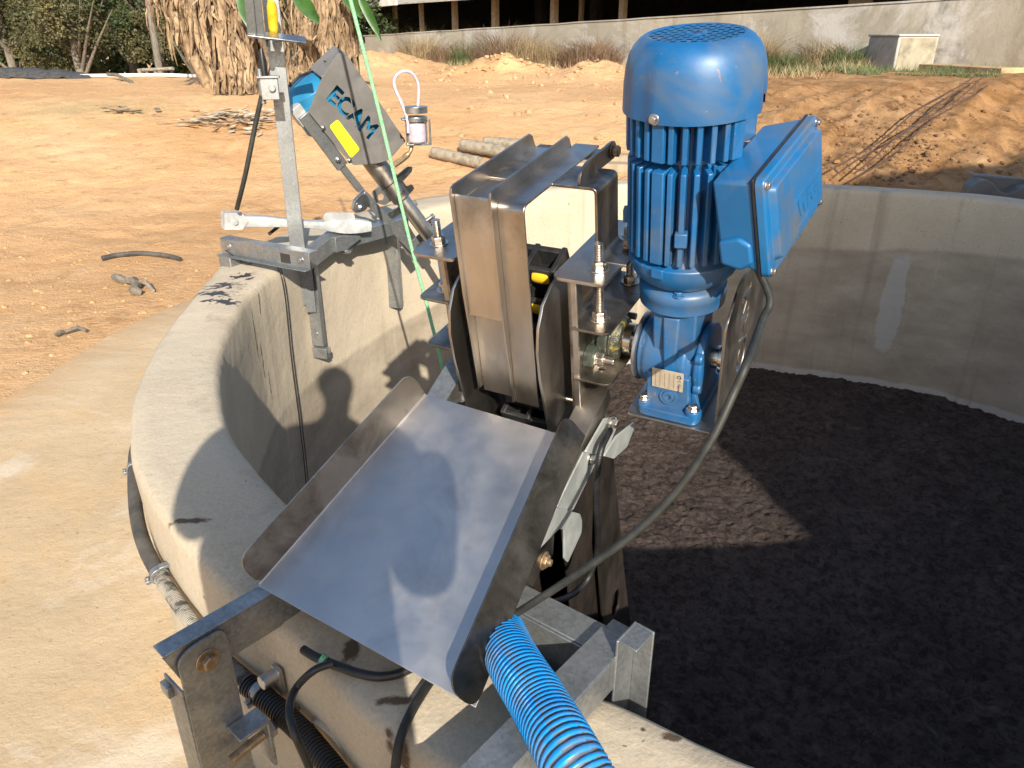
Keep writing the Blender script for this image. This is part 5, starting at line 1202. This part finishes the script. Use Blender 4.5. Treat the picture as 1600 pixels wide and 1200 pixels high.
# --- banana plants: ragged trunks in hanging dead leaves
def banana(px, pyb, dist, stems, label, seed, leaves=(), hang=0):
    rnd = random.Random(seed); r = ray(px, pyb); base = r*(dist/r.y)
    base = Vector((base.x, base.y, gz(base.x, base.y))); t = thing('banana_plant', base, label, 'banana plant', 'banana plants')
    for (ox, tx, R0, n) in stems:
        Hh = 2.6; oy = rnd.uniform(-.1, .15)
        def axis(z): return base+Vector((ox+tx*z/Hh, oy, z))
        mb = MB(); mb.tube([axis(z) for z in (-.2, .3, .8, 1.4, 2.0, Hh)], R0, 14, rfun=lambda q: R0*(1.05-.45*q)); mb.build('stem', M['dry_leaf'], t, ang=60)
        vs = []; fs = []
        for i in range(n):
            z = hang+rnd.uniform(.04, 2.2); a = rnd.uniform(0, 6.28); L = rnd.uniform(.14, .70); wdt = rnd.uniform(.008, .045)*(1.6 if rnd.random() < .12 else 1); rr = R0*(1-.35*z/Hh)+abs(rnd.gauss(0, .045)); flare = rnd.uniform(-.02, .09)*(3 if rnd.random() < .08 else 1)
            sd = Vector((-sin(a), cos(a), 0)).lerp(Vector((rnd.gauss(0,1), rnd.gauss(0,1), rnd.gauss(0,.4))), .5).normalized(); out = Vector((cos(a), sin(a), 0)); c_ = axis(z); tw = rnd.uniform(-.12, .12); b = len(vs)
            for j in range(5):
                f = j/4; w_ = wdt*(.5+1.2*f-1.5*f*f)+.003; q = c_+out*(rr+flare*sin(f*2.4))+Vector((-sin(a), cos(a), 0))*tw*f+Vector((rnd.uniform(-.015,.015), rnd.uniform(-.015,.015), -L*f)); vs += [q-sd*w_, q+sd*w_]
            for j in range(4): fs.append((b+2*j, b+2*j+1, b+2*j+3, b+2*j+2))
        vs = [v if v.z > base.z+.01 else Vector((v.x, v.y, base.z+.01)) for v in vs]
        mesh_obj('dead_leaf_skirt', vs, fs, M['dry_leaf'], t)
    for (lx_, ly_, dx, dz, L, W_) in leaves:              # a few living leaves, surveyed
        p = at_y(lx_, ly_, base.y-.35); d_ = Vector((dx, -.25, dz)).normalized(); sd = d_.cross(Vector((.2, 1, .1))).normalized(); vs = []; fs = []
        for j in range(9):
            f = j/8; w_ = W_*math.sin(pi*min(max(f, .05), .97))**.6; q = p+d_*L*f+Vector((0, 0, -.35*L*f*f)); vs += [q-sd*w_+Vector((0,-.03,.02)), q, q+sd*w_+Vector((0,-.03,.02))]
        for j in range(8): fs += [(j*3, j*3+1, j*3+4, j*3+3), (j*3+1, j*3+2, j*3+5, j*3+4)]
        mesh_obj('green_leaf', vs, fs, M['green_leaf'], t)
    return t
banana(376, 145, 10.8, [(0, -.12, .17, 520), (-.16, -.22, .09, 200)], 'banana plant in shaggy dead leaves left of the galvanised post, rooted nearest the yard', 21, [(374, -14, .3, -1, .34, .09)])
banana(424, 128, 11.4, [(0, -.05, .16, 420)], 'banana plant in shaggy dead leaves directly behind the galvanised post', 22, [(452, -12, .9, -.5, .45, .12)])
banana(505, 112, 12.2, [(-.12, -.1, .20, 520), (.22, .0, .20, 520), (.05, .1, .14, 260)], 'thick banana clump in dead leaves right of the galvanised post, above the mixer hood', 23, [(556, -10, .7, -.9, .55, .07), (530, -14, .6, -.4, .4, .10)])
banana(290, 30, 13.0, [(.35, -.75, .10, 170), (.15, -.9, .09, 150)], 'banana plant with dead leaves hanging high left of the others', 24, [], .9)
# fallen dead leaves on the ground
def litter(px, py, n, sx, sy, label, seed, mat='leaf_litter', L=.35):
    rnd = random.Random(seed); c = ground_at(px, py); vs = []; fs = []
    for i in range(n):
        x = c.x+rnd.gauss(0, sx); y = c.y+rnd.gauss(0, sy); a = rnd.gauss(.25, .9); l = L*rnd.uniform(.25, .9); w_ = rnd.uniform(.012, .035); z = gz(x, y)+rnd.uniform(.01, .07); d = Vector((cos(a), sin(a), rnd.uniform(-.15,.15))); q = Vector((-sin(a), cos(a), rnd.uniform(-.5,.5))); b = len(vs)
        p = Vector((x, y, z)); vs += [p-d*l/2, p+q*w_, p+d*l/2, p-q*w_]; fs.append((b, b+1, b+2, b+3))
    return tag(mesh_obj('dead_leaves', vs, fs, M[mat], None, c), label, 'leaf litter', kind='stuff')
litter(362, 190, 150, .30, .20, 'pale heap of dead leaves lying left of the galvanised post', 31)
litter(340, 150, 110, .75, .45, 'dark scattered leaf litter below the banana plants', 32, 'bark', .25)
litter(205, 178, 26, .22, .05, 'dark streak of litter on the open dirt at left', 33, 'bark', .2)

# --- weeds and grass below the wall
def tuft(name, base, n, h, spread, mat, seed, label, group, bend_=.35, w_=.0045):
    rnd = random.Random(seed); vs = []; fs = []
    for i in range(n):
        a = rnd.uniform(0, 6.28); r0 = spread*rnd.random()**.6*.6; p = Vector((base.x+cos(a)*r0, base.y+sin(a)*r0*.6, gz(base.x+cos(a)*r0, base.y+sin(a)*r0*.6)-.02)); hh = h*(.25+.85*rnd.random()**1.6)*(1-.45*(r0/(spread*.6+1e-6))**2); a2 = a+rnd.gauss(0,1.1); o_ = Vector((cos(a2), sin(a2)*.6, 0))*hh*abs(rnd.gauss(0,.75)); sd = Vector((-sin(a2), cos(a2), 0)).lerp(Vector((1,0,0)), .5).normalized()*w_*rnd.uniform(.6,1.4); b = len(vs)
        m_ = p+o_*.35+Vector((0,0,hh*.6)); e_ = p+o_+Vector((0,0,hh*rnd.uniform(.75,1)))
        vs += [p-sd, p+sd, m_+sd*.8, m_-sd*.8, e_]; fs += [(b,b+1,b+2,b+3), (b+3,b+2,b+4)]
    return tag(mesh_obj(name, vs, fs, M[mat], None, base), label, 'weed' if 'grass' not in name else 'grass', group)
def base_at(px, near=.35):     # foot of the wall at that column of sight
    w_ = on_wall(px, -near); return Vector((w_.x, w_.y, gz(w_.x, w_.y)))
specs = [('dry_weed',700,.9,620,.95,.55,'dry_grass','tall straw coloured weed at the wall foot above the oiler loop'),
 ('dry_weed',735,.7,420,.7,.5,'rust_grass','reddish dry weed right of the oiler loop under the shed posts'),
 ('green_weed',765,.8,300,.75,.4,'green_grass','grey green leafy weed against the wall under the middle of the shed'),
 ('dry_weed',822,.8,760,1.0,.62,'rust_grass','big brown dry bush by the wall left of centre, behind the spoil heap'),
 ('dry_weed',866,.9,560,.85,.5,'dry_grass','straw coloured bush against the wall beside the big brown one'),
 ('dry_weed',905,.7,360,.7,.5,'dry_grass','pale low weed left of the small grey stone slab'),
 ('dry_weed',962,1.0,900,.75,.62,'rust_grass','dense rusty brown bush just left of the blue fan cover'),
 ('dry_weed',985,1.3,600,.7,.5,'rust_grass','rusty brown weed half hidden by the left edge of the blue fan cover'),
 ('dry_weed',1205,.8,600,.85,.5,'dry_grass','tall pale grass stems rising right of the blue fan cover'),
 ('dry_weed',1222,1.1,760,.55,.5,'rust_grass','reddish weed right of the blue fan cover beside the green tuft'),
 ('green_weed',1278,1.35,700,.42,.36,'green_grass','bright green grass tuft midway between motor and concrete box'),
 ('dry_weed',1310,.6,500,.6,.42,'dry_grass','yellowing grass clump against the wall behind the green tuft'),
 ('green_weed',1345,.6,460,.5,.35,'green_grass','green clump tight in the corner left of the concrete box'),
 ('dry_weed',640,.8,420,.7,.6,'dry_grass','olive straw weed at the wall foot left of the oiler loop'),
 ('dry_weed',592,.8,420,.7,.6,'dry_grass','olive straw weed at the left end of the wall beyond the green rope')]
for i, (nm, px, near, n, h, sp, mat, lab) in enumerate(specs):
    tuft(nm, base_at(px, near), int(n*3.4), h*1.15, sp*2.0, mat, 50+i, lab, 'weeds along the foot of the wall')
# low grass and straw: nobody could count it
rnd = random.Random(77)
for nm, mat, rng_, n, h in (('straw_cover','dry_grass',(560,1400),7000,.20), ('grass_strip','green_grass',(1290,1640),2600,.13), ('grass_patch','green_grass',(610,980),2200,.10)):
    vs = []; fs = []
    for i in range(n):
        px = rnd.uniform(*rng_); nr = (rnd.random()**1.6*2.6+.15) if nm == 'straw_cover' else (rnd.uniform(.9, 1.9) if nm == 'grass_strip' else rnd.uniform(2.2, 4.2)); b_ = base_at(px, nr)
        if noise.noise(Vector((b_.x*1.3, b_.y*1.3, 3))) < -.05: continue
        hh = h*rnd.uniform(.4, 1.3); a2 = rnd.uniform(0, 6.28); o_ = Vector((cos(a2), sin(a2), 0))*hh*rnd.uniform(.3, 1.1); sd = Vector((1, .3, 0))*.006; b = len(vs); p = b_-Vector((0,0,.01))
        vs += [p-sd, p+sd, p+o_+Vector((0,0,hh))]; fs.append((b, b+1, b+2))
    tag(mesh_obj(nm, vs, fs, M[mat], None, (0, 14, -.6)), {'straw_cover':'dry straw grass spread below the wall', 'grass_strip':'green grass strip along the top of the cut bank at right', 'grass_patch':'short green grass on the dirt below the spoil heaps'}[nm], 'grass', kind='stuff')
# stones of the spoil heaps
def rock(mb, c, s, rnd):
    vs = []; fs = []; n = 7
    for k in range(4):
        for i in range(n):
            a = 2*pi*i/n; ph = -pi/2+pi*(k+.5)/4; rr = s*rnd.uniform(.7, 1.15); vs.append(Vector(c)+Vector((rr*cos(ph)*cos(a), rr*cos(ph)*sin(a), rr*.65*sin(ph))))
    for k in range(3):
        for i in range(n): j = (i+1) % n; fs.append((k*n+i, k*n+j, (k+1)*n+j, (k+1)*n+i))
    fs.append(list(range(n))[::-1]); fs.append([3*n+i for i in range(n)]); mb.add(vs, fs)
mb = MB(); rnd = random.Random(9)
for i in range(340):
    u = rnd.random()
    if u < .45: x, y = rnd.gauss(-.25, .8), rnd.gauss(14.8, .8)
    elif u < .75: x, y = rnd.gauss(1.4, .8), rnd.gauss(13.6, .9)
    else: x, y = rnd.uniform(-4, 3), rnd.uniform(7, 14)
    rock(mb, (x, y, gz(x, y)+.01), rnd.choice((.012, .018, .025, .035, .055)), rnd)
tag(mb.build('rubble', M['stone'], None, loc=(0, 14, -.6), ang=25), 'pale clods and stones scattered on the dirt and the spoil heaps', 'rubble', kind='stuff')
mb = MB(); rnd = random.Random(19)
for i in range(520):
    a = rnd.uniform(150, 192); r_ = rnd.uniform(3.2, 6.5); p = pol(a, r_, 0); rock(mb, (p.x, p.y, gz(p.x, p.y)), rnd.choice((.006, .008, .012, .018)), rnd)
tag(mb.build('pebbles', M['dirt'], None, loc=(-2, 4, -1.3), ang=25), 'loose dirt crumbs beside the apron', 'rubble', kind='stuff')
mb = MB(); rnd = random.Random(29)
for i in range(420):
    if rnd.random() < .6: q = ground_at(rnd.gauss(1395, 45), min(max(rnd.gauss(235, 28), 150), 288))
    else: q = ground_at(rnd.uniform(1210, 1600), rnd.uniform(140, 285))
    rock(mb, (q.x, q.y, gz(q.x, q.y)+.005), rnd.choice((.008, .012, .018, .025, .035)), rnd)
tag(mb.build('clods', M['clod'], None, loc=(4, 8, -1), ang=25), 'dark clods of clay fallen on the cut bank at right', 'rubble', kind='stuff')
p = base_at(912, .5); FSb = frame(p, Vector((wd.x, wd.y, 0)), Vector((wn_.x, wn_.y, 0)), Vector((0,0,1))); mb = MB(FSb); mb.prism([(-.2,0,-.05), (.2,0,-.05), (.22,.0,.45), (-.16,.0,.5)], (0,.1,.02)); tag(mb.build('stone_slab', M['oldwall'], None, .02, loc=p), 'small grey stone slab leaning at the wall behind dry weeds', 'slab')
# bamboo poles lying on the dirt behind the machine
for i, (x0, y0, x1, y1, r_, lab) in enumerate(((677, 247, 752, 264, .055, 'nearest of three bamboo poles lying on the dirt left of the machine hood'), (722, 239, 790, 252, .06, 'thick bamboo pole lying in the middle of the heap behind the hood'), (757, 236, 812, 243, .05, 'short bamboo pole end lying farthest back behind the hood'))):
    A_, B_ = ground_at(x0, y0), ground_at(x1, y1); A_.z = gz(A_.x, A_.y)+r_+.02*i; B_.z = gz(B_.x, B_.y)+r_+.03*i
    mb = MB(); mb.tube([A_.lerp(B_, k/10) for k in range(11)], r_, 12, rfun=lambda t: r_*(1+.10*(abs(t*5 % 1-.5) < .1))); tag(mb.build('bamboo_pole', M['wood'], None, loc=A_, ang=50), lab, 'pole', 'bamboo poles on the dirt')
for i, (x0, y0, x1, y1, lab) in enumerate(((905, 252, 1060, 257, 'farther timber plank lying on the dirt between hood and motor'), (900, 265, 1060, 272, 'nearer timber plank lying on the dirt between hood and motor'))):
    A_, B_ = ground_at(x0, y0), ground_at(x1, y1); A_.z = gz(A_.x, A_.y)+.05; B_.z = gz(B_.x, B_.y)+.05; d_ = (B_-A_).normalized(); sd_ = Vector((0,0,1)).cross(d_).normalized()
    mb = MB(frame(A_, d_, sd_, d_.cross(sd_).normalized())); mb.box((0,-.09,-.05), ((B_-A_).length,.09,.03)); tag(mb.build('plank', M['post_wood'], None, .004, loc=A_), lab, 'plank', 'planks behind the tank')
# rebar cage on the cut bank
rc = ground_at(1400, 245); rt = thing('rebar_cage', rc, 'long rusty rebar cage lying up the cut bank at right', 'rebar')
e0, e1_ = ground_at(1325, 285), ground_at(1515, 148); d_ = (e1_-e0).normalized(); s_ = Vector((0,0,1)).cross(d_).normalized(); Lr = (e1_-e0).length
for k, (o1, o2) in enumerate(((-.08,.03), (.08,.03), (-.08,.13), (.08,.13))):
    mb = MB(); mb.tube([(lambda q: Vector((q.x, q.y, q.z+.03+o2)))(e0+d_*Lr*j/16+s_*(o1*(1+.5*sin(j*.5+k)))) for j in range(-1, 18)], .0085, 6); mb.build('rebar', M['rebar'], rt)
for j in range(9):
    q = e0+d_*Lr*(j+.5)/9; z = q.z+.03; mb = MB(); mb.tube([Vector((q.x, q.y, z+c_))+s_*b_ for b_, c_ in ((-.085,.03), (.085,.03), (.085,.135), (-.085,.135), (-.085,.03))], .004, 5); mb.build('stirrup', M['rebar'], rt)
# grey block seen over the far right rim
gq = at_y(1562, 292, 4.75); FG = frame(gq, Vector((1,-.12,0)).normalized(), Vector((.12,1,0)).normalized(), Vector((0,0,1)))
gp = rounded([(-.17,-.5), (.34,-.5), (.34,.02), (.13,.0), (.10,-.03), (.045,-.045), (-.0,-.02), (-.05,.030), (-.11,.045), (-.17,.0)], [0,0,.01,.02,.03,.05,.04,.03,.04,.03])
mb = MB(FG); mb.prism([(x, 0, z) for x, z in gp], (0, .12, .0)); mb.hexa([(-.15,.12,-.5), (.34,.12,-.5), (.34,.2,-.5), (-.15,.2,-.5), (-.12,.12,.055), (.34,.12,.02), (.34,.2,.02), (-.12,.2,.055)]); tag(mb.build('precast_block', M['greyblock'], None, .006, loc=gq+Vector((0,0,-.5))), 'dark grey block with a scooped top showing over the far right rim', 'block')
# bits on the dirt at left
A_ = [ground_at(*p) for p in ((160, 408), (190, 402), (225, 400), (262, 404), (282, 409))]; mb = MB(); mb.tube(smooth_path([p+Vector((0,0,.018)) for p in A_], 5), .016, 8); tag(mb.build('pipe_offcut', M['old_hose'], None, loc=A_[2]), 'curved dark pipe offcut lying on the dirt left of the tank', 'pipe')
def scrap(pts, name, mat, lab, cat, r_=.02):
    Q = [ground_at(*p) for p in pts]; mb = MB(); rnd = random.Random(len(lab))
    for q in range(len(Q)-1): mb.tube([Q[q]+Vector((0,0,.02)), Q[q].lerp(Q[q+1], .5)+Vector((0,rnd.uniform(-.03,.03),.03)), Q[q+1]+Vector((0,0,.015))], r_, 7, rfun=lambda t: r_*(1-.6*abs(t-.4)))
    return tag(mb.build(name, M[mat], None, loc=Q[0]), lab, cat)
scrap(((180, 438), (200, 444), (216, 452), (208, 458), (222, 461)), 'rag', 'bark', 'crumpled dark scrap lying on the dirt beyond the apron edge', 'scrap', .028)
scrap(((196, 440), (215, 446), (240, 458)), 'wood_scrap', 'wood', 'pale splintered wood scrap lying next to the dark scrap', 'scrap', .016)
scrap(((88, 530), (104, 524), (136, 521)), 'twig', 'bark', 'dark twig on the dirt near the left edge', 'twig', .012)
scrap(((82, 140), (20+10, 168)), 'stick', 'bark', 'thin stick standing in the spoil bank at the far left', 'stick', .02)

# ------------------------------------------------------------------ the person behind the camera, and unseen casters added for the shade at right
ph = thing('person', (-.11, -.20, GZ), 'person behind the camera whose shadow falls on the rim and tank wall', 'person')
def skin_mesh(name, verts, edges, radii, mat, parent, root=0):
    base = wloc(parent); me = bpy.data.meshes.new(name); me.from_pydata([Vector(v)-base for v in verts], edges, []); o = bpy.data.objects.new(name, me); COL.objects.link(o); o.parent = parent
    me.materials.append(mat); md = o.modifiers.new('skin', 'SKIN')
    for i, r_ in enumerate(radii):
        sv = me.skin_vertices[0].data[i]; sv.radius = (r_ if isinstance(r_, tuple) else (r_, r_)); sv.use_root = (i == root)
    md.use_smooth_shade = True; ss = o.modifiers.new('sub', 'SUBSURF'); ss.levels = 2; ss.render_levels = 2
    return o
bx, by = -.11, -.20
V = [(bx,by,-.42), (bx,by,-.28), (bx,by-.01,-.08), (bx,by,.06), (bx-.005,by+.02,.14), (bx+.01,by+.05,.22), (bx+.015,by+.07,.31), (bx+.015,by+.06,.38),
     (bx-.19,by+.0,.07), (bx-.225,by+.07,-.14), (bx-.02,-.045,-.03), (bx+.10,-.04,-.01),
     (bx+.19,by,.07), (bx+.215,by+.03,-.17), (bx+.23,-.06,-.06), (bx+.22,-.045,-.01),
     (bx-.10,by,-.50), (bx-.12,by+.01,-.86), (bx-.12,by-.02,-1.24), (bx-.13,by+.12,-1.275),
     (bx+.10,by,-.50), (bx+.13,by+.01,-.86), (bx+.14,by-.02,-1.24), (bx+.16,by+.12,-1.275)]
E_ = [(0,1),(1,2),(2,3),(3,4),(4,5),(5,6),(6,7),(3,8),(8,9),(9,10),(10,11),(3,12),(12,13),(13,14),(14,15),(0,16),(16,17),(17,18),(18,19),(0,20),(20,21),(21,22),(22,23)]
Rr = [(.185,.12),(.185,.12),(.190,.12),(.14,.09),(.052,.052),.058,.076,.05,.068,.048,.036,.028,.068,.048,.036,.028,.095,.066,.046,.04,.095,.066,.046,.04]
body_ = skin_mesh('body', V, E_, Rr, M['cloth'], ph)
mb = MB(); hc = Vector((bx+.015, by+.055, .32)); mb.lathe([(.03,-.085), (.066,-.055), (.080,0), (.078,.045), (.052,.085), (.015,.100)], hc, (0,-.12,1), 24); mb.build('hair', M['hair'], ph, ang=80)
# unseen building mass and two trees, added on the sunny side to cast the shade at right
pb_ = thing('shade_caster', (6.5, -4.6, GZ), 'unseen building mass added outside the frame to shade the right of the tank', 'building')
ex_, ey_ = cos(SAZ), sin(SAZ)
PHF = frame(Vector((1.374, 2.775, 0))+Vector((-SDIR.x/-SDIR.y*-1, 1, 0))*0-Vector((SDIR.x, SDIR.y, 0)).normalized()*5.9, Vector((cos(SAZ), -sin(SAZ), 0)), Vector((sin(SAZ), cos(SAZ), 0)), Vector((0,0,1)))
prof_ = [(0, GZ-.2), (0, 2.74), (1.1, 3.22), (3.0, 3.9), (11, 4.1), (11, GZ-.2)]  # top outline shaped so a strip of the far rim stays lit
mb = MB(PHF); mb.prism([(x, 0, z) for x, z in prof_], (0, -3.5, 0)); mb.build('walls', M['brick'], pb_)
rp_ = [(x, z+.002) for x, z in prof_[1:5]]; mb = MB(PHF); mb.prism([(x, .1, z) for x, z in rp_]+[(x, .1, z+.09) for x, z in rp_[::-1]], (0, -3.7, 0)); mb.build('roof', M['roof'], pb_)
mb = MB(PHF); mb.box((3, -.02, GZ), (4, .03, GZ+2.1)); mb.build('door', M['post_wood'], pb_)
for (x, y, s, lab) in ((6.35, -5.5, .62, 'unseen tree squeezed narrow to throw the left patch of shade on the cut bank'), (7.75, -5.4, .64, 'unseen tree squeezed narrow to throw the right patch of shade on the cut bank')):
    t = copy_tree(made[1]); t.location = (x, y, 2.7); t.scale = (s*.6, s*.6, s); t['label'] = lab; t['group'] = 'shade trees'
    t.location.z = GZ+.0; t.scale = (.17, .17, 1.40)  # broad tree squeezed to a spire, added to cast a narrow patch of shade
